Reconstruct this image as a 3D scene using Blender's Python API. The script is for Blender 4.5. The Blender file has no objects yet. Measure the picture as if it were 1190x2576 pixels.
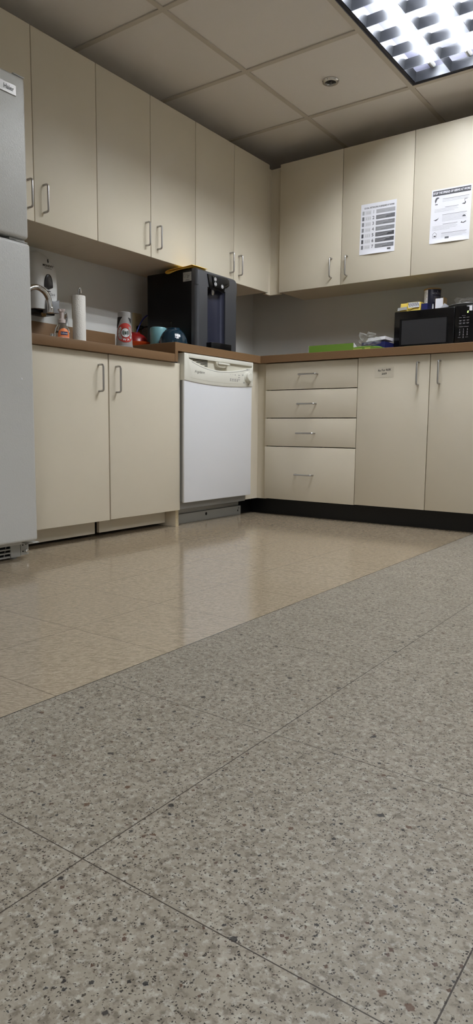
import bpy, bmesh, math, random
from mathutils import Vector, Matrix

random.seed(7)
S = bpy.context.scene
COL = S.collection
PI = math.pi

# ------------------------------------------------------------------ camera
CX, CY, CZ = 2.7062, -3.9447, 0.4884
YAW, PITCH, ROLL, FPX = 0.6227, -0.1206, 0.0091, 1712.4
cam_d = bpy.data.cameras.new('camera')
cam = bpy.data.objects.new('camera', cam_d)
COL.objects.link(cam)
sy, cy_, sp, cp = math.sin(YAW), math.cos(YAW), math.sin(PITCH), math.cos(PITCH)
F = Vector((-sy * cp, cy_ * cp, sp))
R0 = Vector((cy_, sy, 0.0))
U0 = R0.cross(F)
RR = R0 * math.cos(ROLL) + U0 * math.sin(ROLL)
UU = RR.cross(F)
cam.matrix_world = Matrix(((RR.x, UU.x, -F.x, CX), (RR.y, UU.y, -F.y, CY), (RR.z, UU.z, -F.z, CZ), (0, 0, 0, 1)))
cam_d.sensor_fit = 'VERTICAL'
cam_d.sensor_height = 36.0
cam_d.sensor_width = 36.0
cam_d.lens = FPX / 2576.0 * 36.0
cam_d.clip_start = 0.02
S.camera = cam

# ------------------------------------------------------------------ world, lamps, exposure
LAMP = 46.0            # radiance of the fluorescent tubes
w = bpy.data.worlds.new('world')
S.world = w
w.use_nodes = True
w.node_tree.nodes['Background'].inputs[0].default_value = (0.5, 0.5, 0.52, 1)
w.node_tree.nodes['Background'].inputs[1].default_value = 0.0
S.view_settings.view_transform = 'Standard'
S.view_settings.look = 'None'
S.view_settings.gamma = 1.0
S.view_settings.use_curve_mapping = False
S.view_settings.exposure = 1.62
S.cycles.use_denoising = True
S.cycles.max_bounces = 10
S.cycles.diffuse_bounces = 6
S.cycles.glossy_bounces = 5
S.cycles.transparent_max_bounces = 16
S.cycles.sample_clamp_indirect = 4.0


# ------------------------------------------------------------------ materials
def lin(c):
    return tuple((v / 255 / 12.92) if v / 255 <= 0.04045 else ((v / 255 + 0.055) / 1.055) ** 2.4 for v in c)


def mat(name, rgb, rough=0.5, metal=0.0, spec=0.5, emit=0.0, bump=None, noise=0.0, nscale=20.0, trans=0.0, ior=1.45, alpha=1.0, coat=0.0):
    m = bpy.data.materials.new(name)
    m.use_nodes = True
    nt = m.node_tree
    b = nt.nodes['Principled BSDF']
    c = lin(rgb)
    b.inputs['Base Color'].default_value = (*c, 1)
    b.inputs['Roughness'].default_value = rough
    b.inputs['Metallic'].default_value = metal
    b.inputs['Specular IOR Level'].default_value = spec
    b.inputs['Transmission Weight'].default_value = trans
    b.inputs['IOR'].default_value = ior
    b.inputs['Alpha'].default_value = alpha
    b.inputs['Coat Weight'].default_value = coat
    if emit:
        b.inputs['Emission Color'].default_value = (*c, 1)
        b.inputs['Emission Strength'].default_value = emit
    if noise:
        tc = nt.nodes.new('ShaderNodeTexCoord')
        n = nt.nodes.new('ShaderNodeTexNoise')
        n.inputs['Scale'].default_value = nscale
        n.inputs['Detail'].default_value = 6
        nt.links.new(tc.outputs['Object'], n.inputs['Vector'])
        mx = nt.nodes.new('ShaderNodeMix')
        mx.data_type = 'RGBA'
        mx.inputs[6].default_value = (*[v * (1 - noise) for v in c], 1)
        mx.inputs[7].default_value = (*[min(1, v * (1 + noise)) for v in c], 1)
        nt.links.new(n.outputs['Fac'], mx.inputs[0])
        nt.links.new(mx.outputs[2], b.inputs['Base Color'])
    if bump:
        sc, st = bump
        tc = nt.nodes.new('ShaderNodeTexCoord')
        n = nt.nodes.new('ShaderNodeTexNoise')
        n.inputs['Scale'].default_value = sc
        n.inputs['Detail'].default_value = 3
        nt.links.new(tc.outputs['Object'], n.inputs['Vector'])
        bp = nt.nodes.new('ShaderNodeBump')
        bp.inputs['Strength'].default_value = st
        bp.inputs['Distance'].default_value = 0.002
        nt.links.new(n.outputs['Fac'], bp.inputs['Height'])
        nt.links.new(bp.outputs['Normal'], b.inputs['Normal'])
    return m


M = {}
M['laminate'] = mat('almond_laminate', (212, 203, 184), 0.42, noise=0.03, nscale=6, spec=0.4)
M['inside'] = mat('cabinet_inside', (170, 150, 118), 0.7)
M['raw'] = mat('raw_particleboard', (190, 174, 142), 0.8, noise=0.4, nscale=180)
M['nickel'] = mat('brushed_nickel', (176, 174, 172), 0.32, 1.0)
M['chrome'] = mat('chrome', (215, 215, 215), 0.08, 1.0)
M['counter'] = mat('brown_laminate', (122, 94, 66), 0.5, noise=0.14, nscale=260, spec=0.35)
M['wall'] = mat('wall_paint', (207, 207, 203), 0.75, bump=(160, 0.12))
M['ceil'] = mat('ceiling_tile', (228, 223, 218), 0.9, noise=0.05, nscale=420, bump=(300, 0.25))
M['tbar'] = mat('ceiling_bar', (200, 192, 180), 0.6)
M['blackbase'] = mat('black_rubber_base', (13, 13, 15), 0.45)
M['white_metal'] = mat('white_enamel', (222, 223, 226), 0.33)
M['dwcream'] = mat('cream_plastic', (222, 220, 209), 0.38)
M['dwcream_dk'] = mat('cream_plastic_scoop', (204, 200, 184), 0.45)
M['dwside'] = mat('grey_tub_shaded_edge', (150, 150, 148), 0.5)
M['galv'] = mat('grey_steel', (172, 172, 168), 0.45, 0.35)
M['galv_dark'] = mat('dull_grey_metal', (96, 96, 100), 0.5, 0.6)
M['black'] = mat('black_plastic', (11, 11, 13), 0.3, spec=0.3)
M['blackgloss'] = mat('black_gloss', (10, 10, 12), 0.12)
M['mwglass'] = mat('dark_window', (46, 46, 48), 0.18)
M['ink'] = mat('black_ink', (34, 32, 34), 0.7)
M['greyink'] = mat('grey_ink', (120, 118, 122), 0.7)
M['whiteink'] = mat('white_ink', (225, 225, 228), 0.6)
M['paper'] = mat('white_paper', (226, 226, 232), 0.7)
M['slate'] = mat('slate_metallic_plastic', (86, 87, 91), 0.28, 0.5)
M['alcove'] = mat('dark_blue_grey_gloss', (56, 58, 74), 0.2, 0.4)
M['teal'] = mat('teal_glaze', (112, 158, 164), 0.35)
M['blueglaze'] = mat('dark_blue_glaze', (20, 42, 56), 0.12, noise=0.4, nscale=90)
M['redglaze'] = mat('dark_red_glaze', (120, 20, 20), 0.3)
M['orange'] = mat('orange_plastic', (240, 96, 44), 0.45)
M['yellowcloth'] = mat('yellow_cloth', (240, 200, 92), 0.85, bump=(700, 0.4), noise=0.06, nscale=60)
M['outlet'] = mat('ivory_plate', (190, 176, 140), 0.5)
M['dispwhite'] = mat('grey_white_plastic', (206, 206, 204), 0.35)
M['dispgrey'] = mat('grey_plastic', (128, 129, 132), 0.4)
M['darkgrey'] = mat('smoked_window', (40, 38, 38), 0.2)
M['towel'] = mat('paper_towel', (232, 229, 222), 0.9, bump=(190, 1.0))
M['orangelabel'] = mat('orange_label', (242, 140, 84), 0.5)
M['yellowlabel'] = mat('yellow_label', (248, 200, 110), 0.5)
M['navy'] = mat('navy_card', (28, 34, 88), 0.5)
M['saltblue'] = mat('dark_blue_label', (24, 26, 46), 0.4)
M['yellowbox'] = mat('yellow_card', (218, 190, 84), 0.55)
M['green'] = mat('green_card', (104, 140, 52), 0.5)
M['palegreen'] = mat('pale_green_film', (172, 184, 92), 0.5)
M['card'] = mat('plain_cardboard', (150, 122, 82), 0.8)
M['bluecable'] = mat('blue_cable', (30, 44, 150), 0.45)
M['greenled'] = mat('green_digit', (190, 240, 130), 0.5, emit=0.9)
M['redprint'] = mat('red_print', (178, 52, 44), 0.5)
M['greenprint'] = mat('dark_green_print', (24, 58, 44), 0.5)
M['plate'] = mat('grey_plate', (168, 168, 164), 0.6)
M['tube'] = mat('lit_tube', (246, 251, 255), 0.5, emit=LAMP)
M['louver'] = mat('semi_specular_aluminium', (60, 61, 64), 0.42, 1.0)
M['housing'] = mat('grey_reflector', (84, 84, 96), 0.35)
M['trimdark'] = mat('dark_gap_trim', (20, 20, 34), 0.5)
M['cupbody'] = mat('frosted_cup', (178, 176, 174), 0.35, trans=0.35, ior=1.2)
M['clearbottle'] = mat('clear_bottle', (225, 228, 226), 0.08, trans=0.92, ior=1.15)
M['lilac'] = mat('pump_plastic', (196, 184, 180), 0.4)
M['label_tape'] = mat('clear_tape_label', (213, 205, 188), 0.38)
M['steel_badge'] = mat('badge_metal', (150, 147, 144), 0.32, 0.9)


def film_material():
    m = bpy.data.materials.new('clear_crinkled_film')
    m.use_nodes = True
    nt = m.node_tree
    nt.nodes.clear()
    out = nt.nodes.new('ShaderNodeOutputMaterial')
    tr = nt.nodes.new('ShaderNodeBsdfTransparent')
    tr.inputs[0].default_value = (0.93, 0.93, 0.92, 1)
    gl = nt.nodes.new('ShaderNodeBsdfPrincipled')
    gl.inputs['Base Color'].default_value = (0.75, 0.74, 0.72, 1)
    gl.inputs['Roughness'].default_value = 0.12
    mx = nt.nodes.new('ShaderNodeMixShader')
    lw = nt.nodes.new('ShaderNodeLayerWeight')
    lw.inputs[0].default_value = 0.35
    mr = nt.nodes.new('ShaderNodeMapRange')
    mr.inputs[3].default_value = 0.06
    mr.inputs[4].default_value = 0.36
    nt.links.new(lw.outputs['Facing'], mr.inputs[0])
    nt.links.new(mr.outputs[0], mx.inputs[0])
    nt.links.new(tr.outputs[0], mx.inputs[1])
    nt.links.new(gl.outputs[0], mx.inputs[2])
    nt.links.new(mx.outputs[0], out.inputs[0])
    return m


M['film'] = film_material()


def fridge_material():
    m = mat('textured_white_enamel', (192, 192, 189), 0.34)
    nt = m.node_tree
    b = nt.nodes['Principled BSDF']
    tc = nt.nodes.new('ShaderNodeTexCoord')
    n = nt.nodes.new('ShaderNodeTexNoise')
    n.inputs['Scale'].default_value = 190
    n.inputs['Detail'].default_value = 2
    n.inputs['Distortion'].default_value = 1.2
    nt.links.new(tc.outputs['Object'], n.inputs['Vector'])
    bp = nt.nodes.new('ShaderNodeBump')
    bp.inputs['Strength'].default_value = 0.45
    bp.inputs['Distance'].default_value = 0.0025
    nt.links.new(n.outputs['Fac'], bp.inputs['Height'])
    nt.links.new(bp.outputs['Normal'], b.inputs['Normal'])
    return m


M['fridge'] = fridge_material()

# floor grid numbers
GA, GT, GE = 1.742, 0.402, -3.055     # grey tiles: first seam in x, size, a seam in y
BT, BE = 0.3055, -3.162               # beige tiles: size, a seam in y


class NT:
    """small helper to chain maths nodes"""

    def __init__(self, m):
        self.nt = m.node_tree

    def n(self, t, **kw):
        nd = self.nt.nodes.new(t)
        for k, v in kw.items():
            setattr(nd, k, v)
        return nd

    def put(self, sock, v):
        if hasattr(v, 'is_output'):
            self.nt.links.new(v, sock)
        else:
            sock.default_value = v

    def math(self, op, a, b=0.0, clamp=False):
        nd = self.n('ShaderNodeMath', operation=op, use_clamp=clamp)
        self.put(nd.inputs[0], a)
        self.put(nd.inputs[1], b)
        return nd.outputs[0]

    def mix(self, f, a, b):
        nd = self.n('ShaderNodeMix', data_type='RGBA')
        self.put(nd.inputs[0], f)
        self.put(nd.inputs[6], a)
        self.put(nd.inputs[7], b)
        return nd.outputs[2]

    def noise(self, vec, scale, detail=2, rough=0.5, dist=0.0):
        nd = self.n('ShaderNodeTexNoise')
        self.put(nd.inputs['Vector'], vec)
        nd.inputs['Scale'].default_value = scale
        nd.inputs['Detail'].default_value = detail
        nd.inputs['Roughness'].default_value = rough
        nd.inputs['Distortion'].default_value = dist
        return nd

    def ramp(self, f, lo, hi):
        nd = self.n('ShaderNodeMapRange')
        self.put(nd.inputs[0], f)
        nd.inputs[1].default_value = lo
        nd.inputs[2].default_value = hi
        return nd.outputs[0]

    def seam(self, coord, origin, size, half):
        a = self.math('DIVIDE', self.math('SUBTRACT', coord, origin), size)
        fr = self.math('FRACT', self.math('ADD', a, 100.5))
        d = self.math('ABSOLUTE', self.math('SUBTRACT', fr, 0.5))
        return self.math('LESS_THAN', d, half / size)


def floor_grey():
    m = mat('grey_speckled_tile', (150, 146, 134), 0.42, spec=0.25)
    T = NT(m)
    b = m.node_tree.nodes['Principled BSDF']
    geo = T.n('ShaderNodeNewGeometry')
    pos = geo.outputs['Position']
    sep = T.n('ShaderNodeSeparateXYZ')
    T.put(sep.inputs[0], pos)
    wob = T.noise(pos, 260, 3)
    wv = T.n('ShaderNodeVectorMath', operation='MULTIPLY_ADD')
    T.put(wv.inputs[0], wob.outputs['Color'])
    wv.inputs[1].default_value = (0.0055, 0.0055, 0.0)
    T.put(wv.inputs[2], pos)
    warp = wv.outputs[0]

    def vor(scale, vec, metric='MANHATTAN'):
        v = T.n('ShaderNodeTexVoronoi', voronoi_dimensions='2D')
        T.put(v.inputs['Vector'], vec)
        v.inputs['Scale'].default_value = scale
        v.distance = metric
        s = T.n('ShaderNodeSeparateColor')
        T.put(s.inputs[0], v.outputs['Color'])
        return v.outputs['Distance'], s.outputs[0], s.outputs[1], s.outputs[2]

    def chips(scale, thr, rad, soft=0.12, metric='MANHATTAN'):
        d, r, g, bl = vor(scale, warp, metric)
        sel = T.math('GREATER_THAN', r, thr)
        lim = T.math('MULTIPLY', T.math('ADD', g, 0.35), rad)
        inside = T.math('DIVIDE', T.math('SUBTRACT', lim, d), soft, clamp=True)
        return T.math('MULTIPLY', sel, inside), bl

    def shifted(dx, dy):
        nd = T.n('ShaderNodeVectorMath', operation='ADD')
        T.put(nd.inputs[0], pos)
        nd.inputs[1].default_value = (dx, dy, 0.0)
        return nd.outputs[0]

    def blots(scale, lo, hi, dx, detail=4, rough=0.65):
        return T.ramp(T.noise(shifted(dx, 1.7 * dx), scale, detail, rough).outputs['Fac'], lo, hi)

    big = T.noise(pos, 14, 5, 0.65)
    c = T.mix(T.ramp(big.outputs['Fac'], 0.35, 0.65), (*lin((141, 133, 119)), 1), (*lin((157, 149, 135)), 1))
    c = T.mix(T.math('MULTIPLY', blots(85, 0.49, 0.62, 3.1), 0.7), c, (*lin((100, 91, 79)), 1))
    c = T.mix(T.math('MULTIPLY', blots(105, 0.52, 0.64, 9.3), 0.6), c, (*lin((184, 179, 168)), 1))
    k, bl = chips(170, 0.80, 0.55)
    c = T.mix(T.math('MULTIPLY', k, 0.5), c, T.mix(bl, (*lin((104, 96, 84)), 1), (*lin((132, 122, 106)), 1)))
    c = T.mix(T.math('MULTIPLY', blots(170, 0.635, 0.665, 5.7, 3), 0.8), c, (*lin((56, 48, 41)), 1))
    k, bl = chips(150, 0.965, 0.5)
    c = T.mix(T.math('MULTIPLY', k, 0.5), c, (*lin((198, 194, 184)), 1))
    k, bl = chips(390, 0.78, 0.40, 0.1, 'EUCLIDEAN')
    c = T.mix(T.math('MULTIPLY', k, 0.9), c, T.mix(bl, (*lin((24, 21, 20)), 1), (*lin((52, 45, 38)), 1)))
    k, bl = chips(150, 0.95, 0.44)
    c = T.mix(T.math('MULTIPLY', k, 0.9), c, T.mix(T.math('GREATER_THAN', bl, 0.55), (*lin((26, 25, 26)), 1), (*lin((76, 54, 40)), 1)))
    k, bl = chips(78, 0.98, 0.40)
    c = T.mix(T.math('MULTIPLY', k, 0.85), c, T.mix(T.math('GREATER_THAN', bl, 0.5), (*lin((24, 24, 28)), 1), (*lin((86, 60, 42)), 1)))
    s1 = T.seam(sep.outputs[0], GA, GT, 0.0008)
    s2 = T.seam(sep.outputs[1], GE, GT, 0.0007)
    s = T.math('MAXIMUM', s1, s2)
    c = T.mix(T.math('MULTIPLY', s, 0.9), c, (*lin((46, 38, 32)), 1))
    T.put(b.inputs['Base Color'], c)
    bn = T.noise(pos, 130, 2)
    bp = T.n('ShaderNodeBump')
    bp.inputs['Strength'].default_value = 0.22
    bp.inputs['Distance'].default_value = 0.002
    T.put(bp.inputs['Height'], bn.outputs['Fac'])
    T.put(b.inputs['Normal'], bp.outputs[0])
    return m


def floor_beige():
    m = mat('beige_streaked_tile', (170, 150, 122), 0.11, spec=0.6)
    T = NT(m)
    b = m.node_tree.nodes['Principled BSDF']
    geo = T.n('ShaderNodeNewGeometry')
    pos = geo.outputs['Position']
    sep = T.n('ShaderNodeSeparateXYZ')
    T.put(sep.inputs[0], pos)
    X, Y = sep.outputs[0], sep.outputs[1]
    ix = T.math('FLOOR', T.math('DIVIDE', T.math('SUBTRACT', X, GA), BT))
    iy = T.math('FLOOR', T.math('DIVIDE', T.math('SUBTRACT', Y, BE), BT))
    chk = T.math('FLOORED_MODULO', T.math('ADD', ix, iy), 2.0)
    off = T.math('MULTIPLY', T.math('ADD', T.math('MULTIPLY', ix, 3.7), T.math('MULTIPLY', iy, 7.3)), 1.0)
    # streak direction: roughly diagonal, turned a little in every other tile
    a1, a2 = 0.55, 0.95

    def streak(ang):
        u = T.math('ADD', T.math('MULTIPLY', X, math.cos(ang)), T.math('MULTIPLY', Y, math.sin(ang)))
        v = T.math('SUBTRACT', T.math('MULTIPLY', Y, math.cos(ang)), T.math('MULTIPLY', X, math.sin(ang)))
        cb = T.n('ShaderNodeCombineXYZ')
        T.put(cb.inputs[0], T.math('MULTIPLY', u, 70.0))
        T.put(cb.inputs[1], T.math('MULTIPLY', v, 200.0))
        T.put(cb.inputs[2], off)
        return T.noise(cb.outputs[0], 1.0, 4, 0.65, 0.4).outputs['Fac']
    f = T.n('ShaderNodeMix', data_type='FLOAT')
    T.put(f.inputs[0], chk)
    T.put(f.inputs[2], streak(a1))
    T.put(f.inputs[3], streak(a2))
    c = T.mix(T.ramp(f.outputs[0], 0.36, 0.64), (*lin((136, 122, 102)), 1), (*lin((172, 157, 136)), 1))
    fl = T.noise(pos, 210, 2)
    c = T.mix(T.math('MULTIPLY', T.ramp(fl.outputs['Fac'], 0.62, 0.75), 0.45), c, (*lin((222, 208, 184)), 1))
    c = T.mix(T.math('MULTIPLY', T.ramp(fl.outputs['Fac'], 0.36, 0.26), 0.5), c, (*lin((112, 92, 70)), 1))
    tone = T.noise(pos, 1.7, 2)
    c = T.mix(T.math('MULTIPLY', tone.outputs['Fac'], 0.12), c, (*lin((196, 176, 140)), 1))
    s = T.math('MAXIMUM', T.seam(X, GA, BT, 0.0011), T.seam(Y, BE, BT, 0.0011))
    c = T.mix(T.math('MULTIPLY', s, 0.55), c, (*lin((78, 62, 46)), 1))
    edge = T.math('LESS_THAN', T.math('SUBTRACT', GA, X), 0.0018)
    c = T.mix(edge, c, (*lin((44, 36, 30)), 1))
    T.put(b.inputs['Base Color'], c)
    bn = T.noise(pos, 26, 2)
    bp = T.n('ShaderNodeBump')
    bp.inputs['Strength'].default_value = 0.03
    bp.inputs['Distance'].default_value = 0.002
    T.put(bp.inputs['Height'], bn.outputs['Fac'])
    T.put(b.inputs['Normal'], bp.outputs[0])
    return m


M['grey_floor'] = floor_grey()
M['beige_floor'] = floor_beige()

# ------------------------------------------------------------------ mesh helpers
ORG = {}


def join(a, b):
    me = bpy.data.meshes.new('tmp')
    b.to_mesh(me)
    a.from_mesh(me)
    bpy.data.meshes.remove(me)
    b.free()
    return a


def box(x0, x1, y0, y1, z0, z1, bev=0.0, seg=2, into=None, only=None):
    bm = bmesh.new()
    v = [bm.verts.new((x, y, z)) for z in (z0, z1) for y in (y0, y1) for x in (x0, x1)]
    for f in ((0, 2, 3, 1), (4, 5, 7, 6), (0, 1, 5, 4), (2, 6, 7, 3), (0, 4, 6, 2), (1, 3, 7, 5)):
        bm.faces.new([v[i] for i in f])
    if bev:
        es = bm.edges[:] if only is None else [e for e in bm.edges if only((e.verts[0].co + e.verts[1].co) / 2, (e.verts[1].co - e.verts[0].co).normalized())]
        bmesh.ops.bevel(bm, geom=es, offset=bev, segments=seg, profile=0.5, affect='EDGES')
    return join(into, bm) if into is not None else bm


def tube(pts, r, n=10, into=None, closed=False, radii=None):
    bm = bmesh.new()
    pts = [Vector(p) for p in pts]
    rings = []
    up = None
    N = len(pts)
    for i, p in enumerate(pts):
        if closed:
            d = (pts[(i + 1) % N] - pts[i - 1]).normalized()
        else:
            d = (pts[min(i + 1, N - 1)] - pts[max(i - 1, 0)]).normalized()
        if up is None:
            up = d.orthogonal().normalized()
        up = (up - d * up.dot(d)).normalized()
        sd = d.cross(up)
        rr = radii[i] if radii else r
        rings.append([bm.verts.new(p + (up * math.cos(2 * PI * k / n) + sd * math.sin(2 * PI * k / n)) * rr) for k in range(n)])
    rng = range(N) if closed else range(N - 1)
    for i in rng:
        a, b = rings[i], rings[(i + 1) % N]
        for k in range(n):
            bm.faces.new((a[k], a[(k + 1) % n], b[(k + 1) % n], b[k]))
    if not closed:
        bm.faces.new(rings[0][::-1])
        bm.faces.new(rings[-1])
    return join(into, bm) if into is not None else bm


def lathe(profile, center, n=32, axis='z', into=None):
    """profile: (r, h) pairs; revolve about axis through center"""
    bm = bmesh.new()
    rings = []
    c = Vector(center)
    for r, h in profile:
        ring = []
        for k in range(n):
            a = 2 * PI * k / n
            u, v = r * math.cos(a), r * math.sin(a)
            if axis == 'z':
                p = Vector((u, v, h))
            elif axis == 'x':
                p = Vector((h, u, v))
            else:
                p = Vector((v, h, u))
            ring.append(bm.verts.new(c + p))
        rings.append(ring)
    for a, b in zip(rings, rings[1:]):
        for k in range(n):
            bm.faces.new((a[k], a[(k + 1) % n], b[(k + 1) % n], b[k]))
    bm.faces.new(rings[0][::-1])
    bm.faces.new(rings[-1])
    return join(into, bm) if into is not None else bm


def prism(poly, a0, a1, plane='yz', into=None, bev=0.0):
    """poly in plane coords, extruded along the third axis a0..a1"""
    bm = bmesh.new()

    def P(u, v, t):
        return {'yz': (t, u, v), 'xz': (u, t, v), 'xy': (u, v, t)}[plane]
    lo = [bm.verts.new(P(u, v, a0)) for u, v in poly]
    hi = [bm.verts.new(P(u, v, a1)) for u, v in poly]
    f0 = bm.faces.new(lo)
    f1 = bm.faces.new(hi)
    n = len(poly)
    for i in range(n):
        bm.faces.new((lo[i], lo[(i + 1) % n], hi[(i + 1) % n], hi[i]))
    bmesh.ops.recalc_face_normals(bm, faces=bm.faces[:])
    if bev:
        es = [e for e in f1.edges]
        bmesh.ops.bevel(bm, geom=es, offset=bev, segments=2, profile=0.5, affect='EDGES')
    return join(into, bm) if into is not None else bm


def quad(pts, into=None):
    bm = bmesh.new()
    bm.faces.new([bm.verts.new(p) for p in pts])
    return join(into, bm) if into is not None else bm


def shade(me, ang=35):
    for p in me.polygons:
        p.use_smooth = True
    try:
        me.set_sharp_from_angle(angle=math.radians(ang))
    except Exception:
        pass


def put(name, bm, m, parent=None, smooth=True, recalc=True):
    """link bm (world coordinates) as one mesh object"""
    if recalc:
        bmesh.ops.recalc_face_normals(bm, faces=bm.faces[:])
    if parent is None:
        bb = [v.co for v in bm.verts]
        org = Vector(((min(v.x for v in bb) + max(v.x for v in bb)) / 2, (min(v.y for v in bb) + max(v.y for v in bb)) / 2, min(v.z for v in bb)))
    else:
        org = ORG[parent.name]
    bmesh.ops.translate(bm, verts=bm.verts[:], vec=-org)
    me = bpy.data.meshes.new(name)
    bm.to_mesh(me)
    bm.free()
    for mm in (m if isinstance(m, (list, tuple)) else [m]):
        me.materials.append(mm)
    if smooth:
        shade(me)
    o = bpy.data.objects.new(name, me)
    COL.objects.link(o)
    ORG[o.name] = org
    if parent is None:
        o.location = org
    else:
        o.parent = parent
    return o


def tag(o, label, cat, group=None):
    o['label'] = label
    o['category'] = cat
    if group:
        o['group'] = group
    return o


def thing(name, label, cat, loc, group=None):
    o = bpy.data.objects.new(name, None)
    o.empty_display_size = 0.05
    o.location = loc
    COL.objects.link(o)
    ORG[o.name] = Vector(loc)
    return tag(o, label, cat, group)


def struct(name, bm, m, smooth=False):
    o = put(name, bm, m, None, smooth)
    o['kind'] = 'structure'
    return o


FRAME = {
    'x+': (Vector((0, 1, 0)), Vector((0, 0, 1)), Vector((1, 0, 0))),    # faces +x
    'y-': (Vector((1, 0, 0)), Vector((0, 0, 1)), Vector((0, -1, 0))),   # faces -y
}


def text_bm(s, size, origin, face='x+', align='CENTER', bold=0.0, shear=0.0, rot=0.0, depth=0.0004, sx=1.0, wrap=None):
    cu = bpy.data.curves.new('txt', 'FONT')
    cu.body = s
    cu.size = size
    cu.align_x = align
    cu.align_y = 'CENTER'
    cu.offset = bold
    cu.shear = shear
    cu.resolution_u = 2
    ob = bpy.data.objects.new('txt', cu)
    COL.objects.link(ob)
    dg = bpy.context.evaluated_depsgraph_get()
    me = bpy.data.meshes.new_from_object(ob.evaluated_get(dg))
    bm = bmesh.new()
    bm.from_mesh(me)
    bpy.data.meshes.remove(me)
    bpy.data.objects.remove(ob)
    bpy.data.curves.remove(cu)
    R, U, N = FRAME[face] if isinstance(face, str) else face
    o = Vector(origin)
    ca, sa = math.cos(rot), math.sin(rot)
    for v in bm.verts:
        x, y = v.co.x * sx, v.co.y
        x, y = x * ca - y * sa, x * sa + y * ca
        if wrap:
            rad, ang0, cen = wrap
            a = ang0 + x / rad
            v.co = Vector((cen[0] + math.cos(a) * (rad + depth), cen[1] + math.sin(a) * (rad + depth), o.z + y))
        else:
            v.co = o + R * x + U * y + N * depth
    return bm


def patch(u0, u1, v0, v1, origin, face, depth=0.0004, rot=0.0, into=None):
    R, U, N = FRAME[face]
    ca, sa = math.cos(rot), math.sin(rot)
    o = Vector(origin)
    P = [(u0, v0), (u1, v0), (u1, v1), (u0, v1)]
    return quad([o + R * (u * ca - v * sa) + U * (u * sa + v * ca) + N * depth for u, v in P], into)


def poly_patch(P, origin, face, depth=0.0004, rot=0.0, into=None):
    R, U, N = FRAME[face]
    ca, sa = math.cos(rot), math.sin(rot)
    o = Vector(origin)
    return quad([o + R * (u * ca - v * sa) + U * (u * sa + v * ca) + N * depth for u, v in P], into)


def circ(cx, cy, r, n=16, a0=0.0, a1=2 * PI, rx=1.0):
    return [(cx + rx * r * math.cos(a0 + (a1 - a0) * k / n), cy + r * math.sin(a0 + (a1 - a0) * k / n)) for k in range(n if a1 - a0 > 6.28 else n + 1)]


def handle_path(p0, p1, out, stand=0.03, rad=0.010, n=5):
    """U-shaped pull from p0 to p1 standing off along out"""
    p0, p1, out = Vector(p0), Vector(p1), Vector(out)
    d = (p1 - p0).normalized()
    pts = [p0, p0 + out * (stand - rad)]
    for k in range(1, n + 1):
        a = PI / 2 * k / n
        pts.append(p0 + out * (stand - rad + rad * math.sin(a)) + d * (rad - rad * math.cos(a)))
    for k in range(0, n + 1):
        a = PI / 2 * k / n
        pts.append(p1 + out * (stand - rad + rad * math.cos(a)) - d * (rad - rad * math.sin(a)))
    pts.append(p1)
    return pts


def pull(p0, p1, out, parent):
    bm = tube(handle_path(p0, p1, out), 0.0042, 10)
    return put('handle', bm, M['nickel'], parent)


# ------------------------------------------------------------------ room shell
H = 2.175
RX, RY = 4.55, -6.3
bm = bmesh.new()
q = [bm.verts.new(p) for p in ((GA, RY, 0), (RX, RY, 0), (RX, 0, 0), (GA, 0, 0))]
q2 = [bm.verts.new(p) for p in ((0, RY, 0), (0, 0, 0))]
f1 = bm.faces.new(q)
f2 = bm.faces.new((q2[0], q[0], q[3], q2[1]))
f1.material_index = 0
f2.material_index = 1
floor = struct('floor', bm, [M['grey_floor'], M['beige_floor']])

struct('wall_left', box(-0.1, 0, RY, 0.1, 0, H + 0.3), M['wall'])
struct('wall_back', box(-0.1, RX, 0, 0.1, 0, H + 0.3), M['wall'])
struct('wall_right', box(RX, RX + 0.1, RY, 0.1, 0, H + 0.3), M['wall'])
struct('wall_front', box(-0.1, RX + 0.1, RY - 0.1, RY, 0, H + 0.3), M['wall'])

# suspended ceiling: tiles between flat bars, openings where the troffers sit
MX, KY, CT = 0.7067, -0.5284, 0.5883
FIX = [(MX + CT, KY - 2 * CT), (MX + 3 * CT, KY - 8 * CT), (MX + 5 * CT, KY - 4 * CT)]   # low corner of each 2 x 4 ft fixture
bm = bmesh.new()
SPR = (0.995, -0.807)
xs = [MX + CT * k for k in range(-2, 8)]
ys = [KY + CT * k for k in range(-11, 3)]
for i in range(len(xs) - 1):
    for j in range(len(ys) - 1):
        x0, x1 = max(xs[i], 0), min(xs[i + 1], RX)
        y0, y1 = max(ys[j], RY), min(ys[j + 1], 0)
        if x1 - x0 < 0.005 or y1 - y0 < 0.005:
            continue
        if any(abs(xs[i] - fx) < 0.01 and (abs(ys[j] - fy) < 0.01 or abs(ys[j] - fy - CT) < 0.01) for fx, fy in FIX):
            continue
        box(x0, x1, y0, y1, H + 0.006, H + 0.018, into=bm)
ceil_o_mats = [M['ceil'], M['tbar']]
nf = len(bm.faces)
bw = 0.012
for k in range(len(xs)):
    x = xs[k]
    if 0 < x < RX:
        segs = [(RY, 0.0)]
        box(x - bw, x + bw, RY, 0, H, H + 0.005, into=bm)
for y in ys:
    if RY < y < 0:
        for i in range(len(xs) - 1):
            x0, x1 = max(xs[i] + bw, 0), min(xs[i + 1] - bw, RX)
            if x1 - x0 < 0.01:
                continue
            if any(abs(xs[i] - fx) < 0.01 and abs(y - fy - CT) < 0.01 for fx, fy in FIX):
                continue
            box(x0, x1, y - bw, y + bw, H, H + 0.005, into=bm)
bm.faces.ensure_lookup_table()
for f in bm.faces[nf:]:
    f.material_index = 1
struct('ceiling', bm, ceil_o_mats)


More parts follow.
